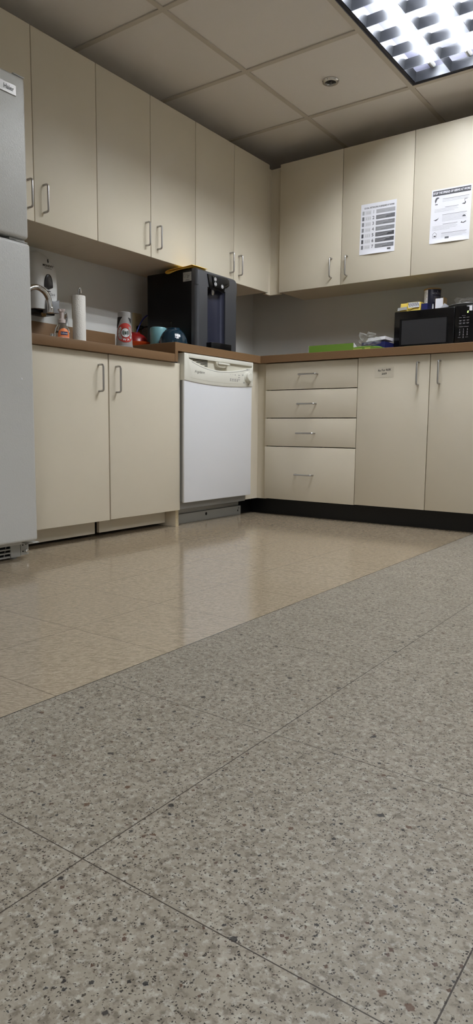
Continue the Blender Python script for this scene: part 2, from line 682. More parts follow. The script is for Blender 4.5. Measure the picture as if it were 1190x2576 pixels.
# ------------------------------------------------------------------ ceiling light
def troffer(fx, fy, label):
    t = thing('ceiling_light', label, 'ceiling light', (fx + CT / 2, fy + CT, H + 0.1), 'recessed fluorescent ceiling lights')
    x0, x1, y0, y1 = fx + bw, fx + CT - bw, fy + bw, fy + 2 * CT - bw
    z1 = H + 0.095
    bm = bmesh.new()
    th = 0.003
    box(x0, x1, y0, y1, z1, z1 + th, into=bm)
    box(x0, x0 + th, y0, y1, H + 0.002, z1, into=bm)
    box(x1 - th, x1, y0, y1, H + 0.002, z1, into=bm)
    box(x0 + th, x1 - th, y0, y0 + th, H + 0.002, z1, into=bm)
    box(x0 + th, x1 - th, y1 - th, y1, H + 0.002, z1, into=bm)
    put('housing', bm, M['housing'], t, smooth=False)
    bm = bmesh.new()
    tw = 0.017
    for a in ((x0 + th, x0 + tw, y0 + th, y1 - th), (x1 - tw, x1 - th, y0 + th, y1 - th), (x0 + tw, x1 - tw, y0 + th, y0 + tw), (x0 + tw, x1 - tw, y1 - tw, y1 - th)):
        box(*a, H + 0.004, H + 0.012, into=bm)
    put('trim_frame', bm, M['trimdark'], t, smooth=False)
    # parabolic louver: blades widen upwards
    lx0, lx1, ly0, ly1 = x0 + tw + 0.003, x1 - tw - 0.003, y0 + tw + 0.003, y1 - tw - 0.003
    hb, wb = 0.042, 0.007
    bm = bmesh.new()
    prof = [(0.0004 + wb * (k / 5) ** 1.7, hb * k / 5) for k in range(6)]
    sec = prof + [(-a, b) for a, b in prof[::-1]]
    half_r = prof + [(0, hb), (0, 0)]
    zb = H + 0.004
    nx, ny = 3, 8
    for i in range(nx + 1):
        x = lx0 + (lx1 - lx0) * i / nx
        s_ = sec if 0 < i < nx else ([(0, 0)] + prof + [(0, hb)] if i == 0 else [(0, 0)] + [(-a, b) for a, b in prof] + [(0, hb)])
        prism([(x + a, zb + b) for a, b in s_], ly0, ly1, 'xz', into=bm)
    for j in range(ny + 1):
        y = ly0 + (ly1 - ly0) * j / ny
        s_ = sec if 0 < j < ny else ([(0, 0)] + prof + [(0, hb)] if j == 0 else [(0, 0)] + [(-a, b) for a, b in prof] + [(0, hb)])
        prism([(y + a, zb + b) for a, b in s_], lx0, lx1, 'yz', into=bm)
    lv = put('louver', bm, M['louver'], t)
    bm = bmesh.new()
    for i in range(1, nx):
        x = lx0 + (lx1 - lx0) * i / nx
        box(x - 0.0009, x + 0.0009, ly0, ly1, zb - 0.0012, zb - 0.0002, into=bm)
    for j in range(1, ny):
        y = ly0 + (ly1 - ly0) * j / ny
        box(lx0, lx1, y - 0.0009, y + 0.0009, zb - 0.0012, zb - 0.0002, into=bm)
    put('louver_edge', bm, M['galv_dark'], lv, smooth=False)
    for i in range(nx):
        x = lx0 + (lx1 - lx0) * (i + 0.5) / nx
        tb = put('fluorescent_tube', tube([(x, ly0 + 0.06, H + 0.056), (x, ly1 - 0.06, H + 0.056)], 0.013, 12), M['tube'], t)
        put('end_cap', tube([(x, ly1 - 0.06, H + 0.056), (x, ly1 - 0.002, H + 0.056)], 0.0132, 10), M['galv'], tb)
        e = tube([(x, ly0 + 0.002, H + 0.056), (x, ly0 + 0.06, H + 0.056)], 0.0132, 10)
        put('end_cap', e, M['galv'], tb)
    return t


troffer(*FIX[0], 'lit recessed fluorescent light with silver grid louver in the ceiling above the back cabinets')
troffer(*FIX[1], 'lit recessed louvered ceiling light over the open grey floor by the front wall')
troffer(*FIX[2], 'lit recessed louvered ceiling light close to the wall opposite the sink')

# sprinkler
t = thing('fire_sprinkler', 'round chrome fire sprinkler set in a ceiling tile', 'sprinkler', (SPR[0], SPR[1], H))
put('escutcheon', lathe([(0.041, 0.006), (0.0415, 0.001), (0.038, -0.004), (0.027, -0.005), (0.024, 0.0), (0.024, 0.006)], (SPR[0], SPR[1], H), 36), M['chrome'], t)
put('cup', lathe([(0.0235, 0.0052), (0.0235, 0.001), (0.0, 0.0012)], (SPR[0], SPR[1], H), 24), M['black'], t)
bm = tube([(SPR[0], SPR[1], H), (SPR[0], SPR[1], H - 0.016)], 0.006, 8)
for k in range(10):
    a = 2 * PI * k / 10
    box(-0.0012, 0.0012, 0.004, 0.013, -0.018, -0.0165, into=bm) if False else None
    tube([(SPR[0] + 0.004 * math.cos(a), SPR[1] + 0.004 * math.sin(a), H - 0.016), (SPR[0] + 0.013 * math.cos(a), SPR[1] + 0.013 * math.sin(a), H - 0.018)], 0.0012, 5, into=bm)
put('deflector', bm, M['nickel'], t)


# ------------------------------------------------------------------ cabinets
def carcass_bm(x0, x1, y0, y1, z0, z1, openside, th=0.016):
    bm = bmesh.new()
    box(x0, x1, y0, y1, z0, z0 + th, into=bm)
    box(x0, x1, y0, y1, z1 - th, z1, into=bm)
    if openside == 'x+':
        box(x0, x0 + 0.006, y0, y1, z0 + th, z1 - th, into=bm)
        box(x0 + 0.006, x1 - 0.012, y0, y0 + th, z0 + th, z1 - th, into=bm)
        box(x0 + 0.006, x1 - 0.012, y1 - th, y1, z0 + th, z1 - th, into=bm)
    else:
        box(x0, x1, y1 - 0.006, y1, z0 + th, z1 - th, into=bm)
        box(x0, x0 + th, y0 + 0.012, y1 - 0.006, z0 + th, z1 - th, into=bm)
        box(x1 - th, x1, y0 + 0.012, y1 - 0.006, z0 + th, z1 - th, into=bm)
    return bm


def door_x(root, xf, y0, y1, z0, z1, hy, hz0, hz1, gap=0.0018):
    d = put('door', box(xf - 0.019, xf, y0 + gap, y1 - gap, z0, z1, 0.0012, 2), M['laminate'], root)
    pull((xf - 0.001, hy, hz0), (xf - 0.001, hy, hz1), (1, 0, 0), d)
    return d


def door_y(root, yf, x0, x1, z0, z1, hx, hz0, hz1, gap=0.0018):
    d = put('door', box(x0 + gap, x1 - gap, yf, yf + 0.019, z0, z1, 0.0012, 2), M['laminate'], root)
    pull((hx, yf + 0.001, hz0), (hx, yf + 0.001, hz1), (0, -1, 0), d)
    return d


XU, YU, ZB, ZT = 0.345, -0.314, 1.321, 2.064
GL = 'wall cabinets above the sink run'
G = [-2.346, -2.081, -1.738, -1.391, -1.048, -0.7055, -0.3448]
names = ['almond double-door wall cabinet partly behind the white refrigerator, over the soap dispenser',
         'almond double-door wall cabinet in the middle of the sink wall, over the paper towel roll',
         'almond double-door wall cabinet over the water cooler, ending at the room corner']
for k in range(3):
    y0, ym, y1 = G[2 * k], G[2 * k + 1], G[2 * k + 2]
    t = thing('overhead_cabinet', names[k], 'cabinet', (0.16, ym, ZB), GL)
    put('body', carcass_bm(0.001, XU - 0.020, y0 + 0.0006, y1 - 0.0006, ZB + 0.004, ZT, 'x+'), M['laminate'], t, smooth=False)
    door_x(t, XU, y0, ym, ZB, ZT, ym - 0.036 if k else -2.112, 1.367, 1.474)
    door_x(t, XU, ym, y1, ZB, ZT, ym + 0.047, 1.367, 1.474)
RXS = [0.4003, 0.82, 1.2402, 1.66, 2.08]
names = ['almond double-door wall cabinet on the back wall with the numbered poster on its door',
         'almond double-door wall cabinet on the back wall with the germ poster, above the microwave']
for k in range(2):
    x0, xm, x1 = RXS[2 * k], RXS[2 * k + 1], RXS[2 * k + 2]
    t = thing('overhead_cabinet', names[k], 'cabinet', (xm, -0.15, ZB), 'wall cabinets on the back wall')
    put('body', carcass_bm(x0 + 0.0006, x1 - 0.0006, YU + 0.020, -0.001, ZB + 0.004, ZT, 'y-'), M['laminate'], t, smooth=False)
    door_y(t, YU, x0, xm, ZB, ZT, xm - 0.058, 1.367, 1.474)
    door_y(t, YU, xm, x1, ZB, ZT, xm + 0.041, 1.367, 1.474)
# filler post closing the inner corner
bm = box(XU - 0.039, XU - 0.020, -0.3445, -0.294, ZB - 0.004, ZT - 0.010)
box(XU - 0.020, 0.4000, -0.294, -0.275, ZB - 0.004, ZT - 0.010, into=bm)
box(XU - 0.039, XU - 0.020, -0.294, -0.275, ZB - 0.004, ZT - 0.010, into=bm)
tag(put('corner_filler', bm, M['laminate'], None, False), 'narrow almond filler post in the corner between the two rows of wall cabinets', 'filler strip')

# base run on the sink wall
XD = 0.502
t = thing('sink_cabinet', 'almond double-door sink base cabinet beside the refrigerator with loose toe boards', 'cabinet', (0.25, -1.83, 0))
bm = carcass_bm(0.001, XD - 0.021, -2.295, -1.3715, 0.092, 0.806, 'x+')
put('body', bm, M['laminate'], t, smooth=False)
sp_ = put('side_panel', box(0.001, XD - 0.022, -1.371, -1.347, 0.0005, 0.806, 0.0008, 1), M['laminate'], t)
put('raw_edge', box(XD - 0.0219, XD - 0.0205, -1.3705, -1.3475, 0.0, 0.09), M['raw'], sp_, smooth=False)['label'] = 'chipped raw particleboard edge'
d = put('door', box(XD - 0.019, XD, -2.29, -1.838, 0.084, 0.806, 0.0012, 2), M['laminate'], t)
pull((XD - 0.001, -1.892, 0.646), (XD - 0.001, -1.892, 0.757), (1, 0, 0), d)
d = put('door', box(XD - 0.019, XD, -1.831, -1.3605, 0.086, 0.806, 0.0012, 2), M['laminate'], t)
pull((XD - 0.001, -1.790, 0.646), (XD - 0.001, -1.790, 0.757), (1, 0, 0), d)
put('toe_board', box(0.392, 0.41, -2.285, -1.843, 0.014, 0.091, 0.001, 1), M['laminate'], t)
put('toe_board', box(0.395, 0.413, -1.820, -1.372, 0.016, 0.091, 0.001, 1), M['laminate'], t)

XC, YC = 0.522, -0.684
t = thing('sink_countertop', 'lower brown laminate countertop over the sink cabinet, next to the refrigerator', 'countertop', (0.25, -1.88, 0.808))
put('slab', box(0.001, XC, -2.345, -1.4185, 0.808, 0.846, 0.0015, 2), M['counter'], t)
put('backsplash', box(0.001, 0.019, -2.345, -1.32, 0.846, 0.985, 0.0012, 2), M['counter'], t)
t = thing('countertop', 'higher L-shaped brown laminate countertop running round the corner over dishwasher and drawers', 'countertop', (0.9, -0.4, 0.862))
put('slab', prism([(0.0205, -1.417), (XC, -1.417), (XC, YC), (2.3, YC), (2.3, -0.001), (0.001, -0.001), (0.001, -1.3185), (0.0205, -1.3185)], 0.862, 0.902, 'xy', bev=0.0015), M['counter'], t, smooth=False)
put('end_panel', box(0.0205, XC, -1.417, -1.396, 0.810, 0.862, 0.001, 1), M['counter'], t)

# base run on the back wall
YD = -0.663
X0, X1, X2, X3 = 0.545, 1.116, 1.500, 1.885
t = thing('drawer_cabinet', 'almond base cabinet with a stack of four drawers beside the corner', 'cabinet', (0.83, -0.33, 0.096))
put('body', carcass_bm(X0, X1 - 0.0005, YD + 0.021, -0.001, 0.096, 0.861, 'y-'), M['laminate'], t, smooth=False)
zz = [0.096, 0.396, 0.554, 0.710, 0.859]
for k in range(4):
    z0, z1 = zz[k] + (0.0022 if k else 0), zz[k + 1] - 0.0022
    d = put('drawer', box(X0 + 0.001, X1 - 0.002, YD, YD + 0.019, z0, z1, 0.0012, 2), M['laminate'], t)
    hz = (0.242, 0.471, 0.631, 0.790)[k]
    hx = (0.811, 0.816, 0.820, 0.826)[k]
    pull((hx - 0.054, YD + 0.001, hz), (hx + 0.054, YD + 0.001, hz), (0, -1, 0), d)
t = thing('base_cabinet', 'almond double-door base cabinet with a handwritten label, under the microwave', 'cabinet', (1.5, -0.33, 0.096))
put('body', carcass_bm(X1 + 0.0005, X3, YD + 0.021, -0.001, 0.096, 0.861, 'y-'), M['laminate'], t, smooth=False)
door_y(t, YD, X1, X2, 0.098, 0.860, 1.444, 0.715, 0.823)
door_y(t, YD, X2, X3, 0.098, 0.860, 1.550, 0.717, 0.826)
t = thing('base_cabinet', 'single-door almond base cabinet at the far end of the drawer run', 'cabinet', (2.09, -0.33, 0.096))
put('body', carcass_bm(X3 + 0.0005, 2.29, YD + 0.021, -0.001, 0.096, 0.861, 'y-'), M['laminate'], t, smooth=False)
door_y(t, YD, X3, 2.29, 0.098, 0.860, 1.94, 0.717, 0.826)
bm = box(XD - 0.039, XD - 0.020, -0.762, YD + 0.020, 0.091, 0.861)
box(XD - 0.020, X0 - 0.0005, YD + 0.020, YD + 0.039, 0.091, 0.861, into=bm)
box(XD - 0.039, XD - 0.020, YD + 0.020, YD + 0.039, 0.091, 0.861, into=bm)
tag(put('corner_filler', bm, M['laminate'], None, False), 'narrow almond filler post in the corner between dishwasher and drawers', 'filler strip')
bm = box(0.41, 2.3, -0.603, -0.595, 0.0, 0.0955)
box(0.40, 0.408, -0.728, -0.603, 0.0, 0.088, into=bm)
o = struct('baseboard_back', bm, M['blackbase'])

# handwritten label on the base cabinet door
lo = (1.263, YD, 0.783)
t = thing('handwritten_label', 'clear taped label handwritten in black on the cabinet door under the microwave', 'label', lo)
put('tape', patch(-0.051, 0.051, -0.027, 0.026, lo, 'y-', 0.0006), M['label_tape'], t, False)
bm = text_bm('Rx For RiSK', 0.0140, (1.264, YD, 0.793), 'y-', bold=0.0003, shear=0.12, rot=0.05, depth=0.0010)
join(bm, text_bm('2009', 0.0135, (1.263, YD, 0.775), 'y-', bold=0.0003, shear=0.12, rot=0.05, depth=0.0010))
put('handwriting', bm, M['ink'], t, False)

# ------------------------------------------------------------------ dishwasher
t = thing('dishwasher', 'white dishwasher with cream control panel built in beside the sink cabinet', 'dishwasher', (0.3, -1.07, 0))
DX = 0.530
put('tub', box(0.03, 0.482, -1.340, -0.766, 0.085, 0.852), M['dwside'], t, False)
put('door', box(0.5137, DX - 0.004, -1.356, -0.772, 0.122, 0.735, 0.003, 3), M['white_metal'], t)
put('door_edge', box(0.4835, 0.5133, -1.354, -0.776, 0.126, 0.735, 0.001, 1), M['dwside'], t)  # side of the white door, its shade painted in as grey
# control panel: block with a bowed lower edge, scooped recess in front
ya, yb = -1.3585, -0.766


def bow(y, z0, sag):
    u = (y - ya) / (yb - ya)
    return z0 - sag * 4 * u * (1 - u)


N = 24
ycol = [ya + (yb - ya) * k / N for k in range(N + 1)]
poly = [(y, bow(y, 0.727, 0.014)) for y in ycol] + [(yb, 0.857), (ya, 0.857)]
pan = put('control_panel', prism(poly, 0.4835, DX - 0.012, 'yz'), M['dwcream'], t)
pan['label'] = 'cream control panel'
# fascia below the crescent
yl, yr = -1.325, -0.778
def arc(y):
    u = min(max((y - yl) / (yr - yl), 0), 1)
    return 0.834 - 0.040 * math.sin(PI * min(1, u ** 0.85)) - 0.006 * u
yc2 = [yl + (yr - yl) * k / N for k in range(N + 1)]
fas = prism([(y, bow(y, 0.727, 0.014)) for y in ycol] + [(yb, 0.857), (yr, 0.857)] + [(y, arc(y)) for y in yc2[::-1]] + [(yl, 0.857), (ya, 0.857)], DX - 0.0119, DX, 'yz', bev=0.003)
prism([(yl - 0.001, 0.836), (yr + 0.001, 0.836), (yr + 0.001, 0.857), (yl - 0.001, 0.857)], DX - 0.0119, DX, 'yz', into=fas, bev=0.002)
put('fascia', fas, M['dwcream'], pan)
put('scoop', prism([(y, arc(y) - 0.001) for y in yc2] + [(yr, 0.838), (yl, 0.838)], DX - 0.0118, DX - 0.0098, 'yz'), M['dwcream_dk'], pan)
for k in range(5):
    z = 0.8335 - 0.0068 * k
    put('vent_slot', box(DX - 0.0099, DX - 0.0092, -1.312 + 0.026 * k + 0.004 * k * k * 0.3, -1.165, z - 0.0019, z + 0.0019), M['black'], pan, False)
latch = [(-1.128, 0.832)] + [(-1.128 + 0.128 * k / 10, 0.812 - 0.010 * math.sin(PI * k / 10)) for k in range(11)] + [(-1.0, 0.832)]
put('latch_handle', prism([(-1.115, 0.8335), (-1.105, 0.813), (-1.08, 0.806), (-1.04, 0.806), (-1.015, 0.813), (-1.0, 0.8335)], DX - 0.0097, DX + 0.006, 'yz', bev=0.004), M['dwcream_dk'], pan)
put('latch_lip', box(DX + 0.0062, DX + 0.012, -1.10, -1.002, 0.822, 0.832, 0.002, 2), M['dwcream'], pan)
put('crease_line', tube([(DX + 0.0002, y, arc(y) - 0.007) for y in yc2[1:-1]], 0.0007, 5), M['greyink'], pan)
put('crease_line', tube([(DX + 0.0002, y, bow(y, 0.727, 0.014) + 0.018) for y in ycol[2:-1]], 0.0005, 5), M['dwcream_dk'], pan)
put('brand_lettering', text_bm('Frigidaire', 0.0175, (DX, -1.242, 0.772), 'x+', shear=0.4, depth=0.0006, sx=1.2), M['ink'], pan, False)
bm = lathe([(0.030, 0.0), (0.030, 0.004), (0.026, 0.006), (0.024, 0.020), (0.022, 0.022), (0.0, 0.022)], (DX, -0.822, 0.774), 32, 'x')
for k in range(24):
    a = 2 * PI * k / 24
    tube([(DX + 0.007, -0.822 + 0.0255 * math.cos(a), 0.774 + 0.0255 * math.sin(a)), (DX + 0.019, -0.822 + 0.024 * math.cos(a), 0.774 + 0.024 * math.sin(a))], 0.0009, 4, into=bm)
put('dial_knob', bm, M['dwcream'], pan)
bm = bmesh.new()
for k in range(4):
    y = -0.978 + 0.020 * k
    for r in range(3):
        patch(-0.006, 0.006 - 0.002 * (r % 2), -0.0012, 0.0012, (DX, y, 0.756 - 0.005 * r), 'x+', 0.0006, into=bm)
for k in range(3):
    y = -0.978 + 0.020 * k
    patch(-0.0015 if k < 2 else -0.004, 0.0015 if k < 2 else 0.005, -0.0015, 0.0015, (DX, y, 0.779), 'x+', 0.0006, into=bm)
for k in range(3):
    patch(-0.002, 0.002, -0.003, 0.003, (DX, -0.905, 0.779 - 0.012 * k), 'x+', 0.0006, into=bm)
    patch(0.004, 0.012, -0.001, 0.001, (DX, -0.905, 0.779 - 0.012 * k), 'x+', 0.0006, into=bm)
for (dy, dz) in ((0.0, 0.040), (-0.042, 0.008), (-0.030, -0.032), (0.012, -0.038), (0.040, 0.0)):
    for r in range(2):
        patch(-0.006, 0.006, -0.001, 0.001, (DX, -0.826 + dy, 0.776 + dz - 0.004 * r), 'x+', 0.0006, into=bm)
put('panel_markings', bm, M['greyink'], pan, False)
bm = box(0.405, 0.430, -1.30, -0.733, 0.0, 0.050, 0.001, 1)
put('lower_toe_plate', bm, M['galv'], t)
put('upper_toe_plate', box(0.402, 0.418, -1.305, -0.740, 0.0505, 0.090, 0.0015, 2), M['galv'], t)
put('plate_hole', lathe([(0.0085, 0.4305), (0.0085, 0.4309), (0.0, 0.4309)], (0, -1.058, 0.033), 20, 'x'), M['black'], t)
bm = bmesh.new()
patch(-0.006, 0.004, -0.001, 0.001, (0.43, -0.760, 0.024), 'x+', 0.0007, into=bm)
patch(-0.001, 0.001, -0.016, 0.014, (0.43, -0.760, 0.030), 'x+', 0.0007, into=bm)
patch(0.006, 0.010, 0.004, 0.012, (0.43, -0.760, 0.030), 'x+', 0.0007, into=bm)
poly_patch(circ(-0.004, -0.004, 0.005), (0.43, -0.760, 0.028), 'x+', 0.0008, into=bm)
put('stamped_mark', bm, M['ink'], t, False)

# ------------------------------------------------------------------ refrigerator
t = thing('refrigerator', 'tall white textured refrigerator with freezer on top at the edge of the sink run', 'refrigerator', (0.34, -2.7, 0))
FX = 0.660
fy0, fy1 = -3.06, -2.352
put('body', box(0.03, 0.60, fy0, fy1, 0.055, 1.665, 0.006, 2), M['fridge'], t)
dr = put('freezer_door', box(0.603, FX, fy0, fy1 - 0.004, 1.142, 1.671, 0.012, 4), M['fridge'], t)
put('corner_cap', box(0.615, FX - 0.004, fy1 - 0.048, fy1 - 0.003, 1.6712, 1.676, 0.002, 2), M['fridge'], dr)
bd = put('badge', box(FX + 0.0002, FX + 0.003, -2.53, -2.396, 1.598, 1.632, 0.001, 1), M['steel_badge'], dr)
put('badge_lettering', text_bm('Haier', 0.0215, (FX + 0.003, -2.426, 1.615), 'x+', bold=0.0003, depth=0.0005, sx=0.85), M['ink'], bd, False)
dr2 = put('lower_door', box(0.603, FX, fy0, fy1 + 0.002, 0.074, 1.129, 0.012, 4), M['fridge'], t)
put('corner_cap', box(0.612, FX - 0.005, fy1 - 0.055, fy1 - 0.006, 1.1292, 1.132, 0.001, 1), M['fridge'], dr2)
put('middle_hinge', box(0.606, 0.645, fy1 - 0.075, fy1 - 0.012, 1.1325, 1.1405, 0.001, 1), M['galv'], t)
put('scuff_dot', lathe([(0.004, 0.0), (0.003, 0.0012), (0.0, 0.0014)], (FX, -2.404, 0.659), 12, 'x'), M['whiteink'], dr2)
gx = 0.58
bm = box(gx - 0.012, gx - 0.002, fy0, -2.415, 0.008, 0.014)
for k in range(3):
    z = 0.024 + 0.014 * k
    box(gx - 0.010, gx, fy0, -2.415, z, z + 0.005, into=bm)
box(gx - 0.006, gx + 0.001, -2.415, -2.372, 0.008, 0.060, 0.001, 1, into=bm)
for k in range(9):
    y = -2.44 - 0.07 * k
    tube([(gx - 0.006, y, 0.014), (gx - 0.006, y + 0.012, 0.058)], 0.0012, 5, into=bm)
put('base_grille', bm, M['galv'], t)
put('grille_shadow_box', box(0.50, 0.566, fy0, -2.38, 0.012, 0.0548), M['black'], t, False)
hb = put('lower_hinge', box(gx - 0.004, gx + 0.002, -2.3715, -2.336, 0.012, 0.060, 0.001, 1), M['galv'], t)
join_b = box(gx - 0.004, gx + 0.06, -2.380, -2.332, 0.061, 0.066, 0.001, 1)
put('hinge_arm', join_b, M['galv'], hb)
put('hinge_bolt', lathe([(0.0075, 0.0), (0.0075, 0.004), (0.0045, 0.006), (0.0, 0.006)], (gx + 0.002, -2.345, 0.027), 14, 'x'), M['chrome'], hb)
for yz in ((-2.362, 0.026), (-2.362, 0.050), (-2.348, 0.052)):
    put('bolt_hole', lathe([(0.0028, 0.0), (0.0028, 0.0006), (0.0, 0.0006)], (gx + 0.002, *yz), 10, 'x'), M['black'], hb)
for y in (-2.385, fy0 + 0.05):
    put('levelling_foot', lathe([(0.014, 0.0), (0.014, 0.006), (0.006, 0.007), (0.006, 0.05)], (gx - 0.03, y, 0.0), 16), M['dispwhite'], t)
for y in (-2.42, fy0 + 0.05):
    put('levelling_foot', lathe([(0.014, 0.0), (0.014, 0.006), (0.006, 0.007), (0.006, 0.06)], (0.10, y, 0.0), 16), M['dispwhite'], t)

# ------------------------------------------------------------------ water cooler
t = thing('water_cooler', 'black and slate grey countertop water cooler with push buttons on the corner counter', 'water cooler', (0.29, -1.01, 0.902))
wy0, wy1, wx0, wx1, wz0, wz1 = -1.187, -0.835, 0.125, 0.470, 0.902, 1.297
put('body', box(wx0, 0.432, wy0, wy1, wz0 + 0.001, wz1, 0.006, 3), M['black'], t)
rc = 0.022


def front_poly(alcove, xb=0.4325):
    p = [(xb, wy0)]
    for k in range(7):
        a = PI / 2 * k / 6
        p.append((wx1 - rc + rc * math.sin(a), wy0 + rc - rc * math.cos(a)))
    if alcove:
        p += [(wx1, -1.1035)]
        for k in range(13):
            a = PI * k / 12
            yy = -1.027 - 0.0765 * math.cos(a)
            p.append((wx1 - 0.006 - 0.055 * math.sin(a) * 0.55, yy))
        p += [(wx1, -0.9505)]
    for k in range(7):
        a = PI / 2 * k / 6
        p.append((wx1 - rc + rc * math.cos(a), wy1 - rc + rc * math.sin(a)))
    p.append((xb, wy1))
    return p


sh = prism(front_poly(True), wz0 + 0.001, 1.215, 'xy')
top = [(wy0, 1.215)] + [(wy0, wz1 - 0.001), (wy1 - 0.034, wz1 - 0.001)] + [(wy1 - 0.034 + 0.034 * math.sin(PI / 2 * k / 6), wz1 - 0.035 + 0.034 * math.cos(PI / 2 * k / 6)) for k in range(1, 7)] + [(wy1, 1.215)]
tb = prism(top, 0.4325, wx1, 'yz')
bmesh.ops.bevel(tb, geom=[e for e in tb.edges if all(v.co.x > wx1 - 0.0001 for v in e.verts) and max(v.co.z for v in e.verts) > 1.216], offset=0.016, segments=5, profile=0.5, affect='EDGES', clamp_overlap=False)
join(sh, tb)
fs = put('front_shell', sh, M['slate'], t)
al = bmesh.new()
pts = []
for k in range(17):
    a = PI * k / 16
    pts.append((wx1 - 0.0055 - 0.0295 * math.sin(a), -1.027 - 0.0755 * math.cos(a)))
for (xa, ya_), (xb_, yb_) in zip(pts, pts[1:]):
    quad([(xa, ya_, wz0 + 0.02), (xb_, yb_, wz0 + 0.02), (xb_, yb_, 1.2145), (xa, ya_, 1.2145)], into=al)
bmesh.ops.remove_doubles(al, verts=al.verts[:], dist=0.0001)
put('alcove', al, M['alcove'], t)
cpoly = [(-1.108, 1.279), (-0.940, 1.284), (-0.922, 1.274), (-0.920, 1.252), (-0.935, 1.240), (-0.962, 1.229), (-0.966, 1.204), (-1.088, 1.207)]
cpn = put('control_panel', prism(cpoly, wx1 + 0.0002, wx1 + 0.006, 'yz', bev=0.002), M['blackgloss'], t)
put('button_plate', prism([(-1.075, 1.272), (-0.955, 1.275), (-0.938, 1.262), (-0.945, 1.250), (-0.972, 1.239), (-0.976, 1.218), (-1.062, 1.219)], wx1 + 0.0062, wx1 + 0.011, 'yz', bev=0.002), M['black'], cpn)
for (y, z) in ((-1.052, 1.260), (-1.050, 1.236), (-0.992, 1.233)):
    ring = [(wx1 + 0.0114, y + 0.0085 * math.cos(2 * PI * k / 20), z + 0.0085 * math.sin(2 * PI * k / 20)) for k in range(20)]
    bt = put('push_button', tube(ring, 0.0011, 5, closed=True), M['whiteink'], cpn)
    ic = poly_patch([(-0.004, -0.003), (0.003, -0.004), (0.004, 0.002), (0.0, 0.005), (-0.003, 0.003)], (wx1 + 0.011, y, z), 'x+', 0.0005)
    put('button_icon', ic, M['greyink'], bt, False) if False else put('icon', ic, M['whiteink'], cpn, False)
put('nozzle', lathe([(0.012, 0.02), (0.012, 0.0), (0.006, -0.012), (0.0, -0.012)], (wx1 - 0.018, -1.040, 1.196), 16), M['nickel'], t)
put('drip_tray', prism([(wx1 - 0.02, -1.112), (wx1 + 0.030, -1.108), (wx1 + 0.042, -1.09), (wx1 + 0.042, -0.95), (wx1 + 0.030, -0.934), (wx1 - 0.02, -0.930)], wz0 + 0.001, 0.935, 'xy', bev=0.002), M['black'], t)
for k in range(3):
    put('vent_slot', box(0.225, 0.300, wy0 - 0.0012, wy0 + 0.001, 1.012 + 0.012 * k, 1.017 + 0.012 * k), M['blackgloss'], t, False)
sk = put('sticker', box(0.377, 0.4315, wy0 - 0.0006, wy0 - 0.0001, 1.236, 1.281), M['galv'], t, False)
so = (0.404, wy0 - 0.0006, 1.258)
bm = text_bm('Water Coolers', 0.0050, (0.4150, wy0 - 0.0006, 1.270), 'y-', depth=0.0003)
for r in range(4):
    patch(-0.006, 0.014 - 0.003 * r, -0.0006, 0.0006, (0.408, wy0 - 0.0006, 1.264 - 0.004 * r), 'y-', 0.0003, into=bm)
patch(-0.016, 0.010, -0.0009, 0.0009, (0.408, wy0 - 0.0006, 1.2415), 'y-', 0.0003, into=bm)
tube([(0.388 + 0.0075 * math.cos(2 * PI * k / 20), wy0 - 0.0008, 1.265 + 0.0085 * math.sin(2 * PI * k / 20)) for k in range(20)], 0.0005, 4, into=bm, closed=True)
put('sticker_print', bm, M['ink'], sk, False)

# yellow cloth folded over the cooler's top edge
prof = [(0.452, 1.3005), (0.40, 1.2995), (0.34, 1.2950), (0.305, 1.2875), (0.282, 1.2830), (0.269, 1.2870), (0.268, 1.2960), (0.282, 1.3030), (0.32, 1.3045), (0.37, 1.3040), (0.42, 1.3060), (0.448, 1.3110), (0.458, 1.3040)]
bm = bmesh.new()
rows = []
for j, dy in enumerate((-0.016, -0.0105, -0.005, -0.0042, 0.014, 0.035, 0.06, 0.085, 0.11)):
    y = wy0 + dy
    rows.append([bm.verts.new((x + 0.0015 * math.sin(3 * j + i), y, (z if j < 3 else max(z, 1.3005 + 0.0006 * (i < 6)) + 0.0012))) for i, (x, z) in enumerate(prof)])
for a, b in zip(rows, rows[1:]):
    for i in range(len(a) - 1):
        bm.faces.new((a[i], a[i + 1], b[i + 1], b[i]))
o = tag(put('cleaning_cloth', bm, M['yellowcloth'], None), 'folded yellow cloth lying on top of the black water cooler', 'cloth')
md = o.modifiers.new('thick', 'SOLIDIFY')
md.thickness = 0.0018
md.offset = 0
md = o.modifiers.new('sub', 'SUBSURF')
md.levels = md.render_levels = 1

# ------------------------------------------------------------------ things on the sink counter
SC, HC = 0.8466, 0.9026
# wall soap dispenser
t = thing('soap_dispenser', 'tall grey-white wall soap dispenser with dark dome window behind the faucet', 'soap dispenser', (0.06, -1.85, 1.02))
dy0, dy1 = -1.905, -1.760
rows = []
bm = bmesh.new()
NZ = 14
for i in range(NZ + 1):
    u = i / NZ
    z = 1.030 + (1.300 - 1.030) * u
    top = max(0.0, (u - 0.55) / 0.45)
    wsc = math.sqrt(max(0.0, 1 - top ** 2.6)) * 0.82 + 0.18 * (1 - top ** 4)
    dep = 0.118 * (1 - 0.62 * top ** 2.2) * (0.94 + 0.06 * math.sin(PI * u))
    yc, hw = (dy0 + dy1) / 2, (dy1 - dy0) / 2 * max(wsc, 0.12)
    ring = []
    for k in range(13):
        a = PI * k / 12
        cx_, sx_ = math.cos(a), math.sin(a)
        ring.append(bm.verts.new((0.0005 + dep * (abs(sx_) ** 0.35), yc - hw * (abs(cx_) ** 0.6) * (1 if cx_ > 0 else -1), z)))
    rows.append(ring)
for a, b in zip(rows, rows[1:]):
    for k in range(12):
        bm.faces.new((a[k], a[k + 1], b[k + 1], b[k]))
bm.faces.new(rows[0])
bm.faces.new(rows[-1])
put('cover', bm, M['dispwhite'], t)
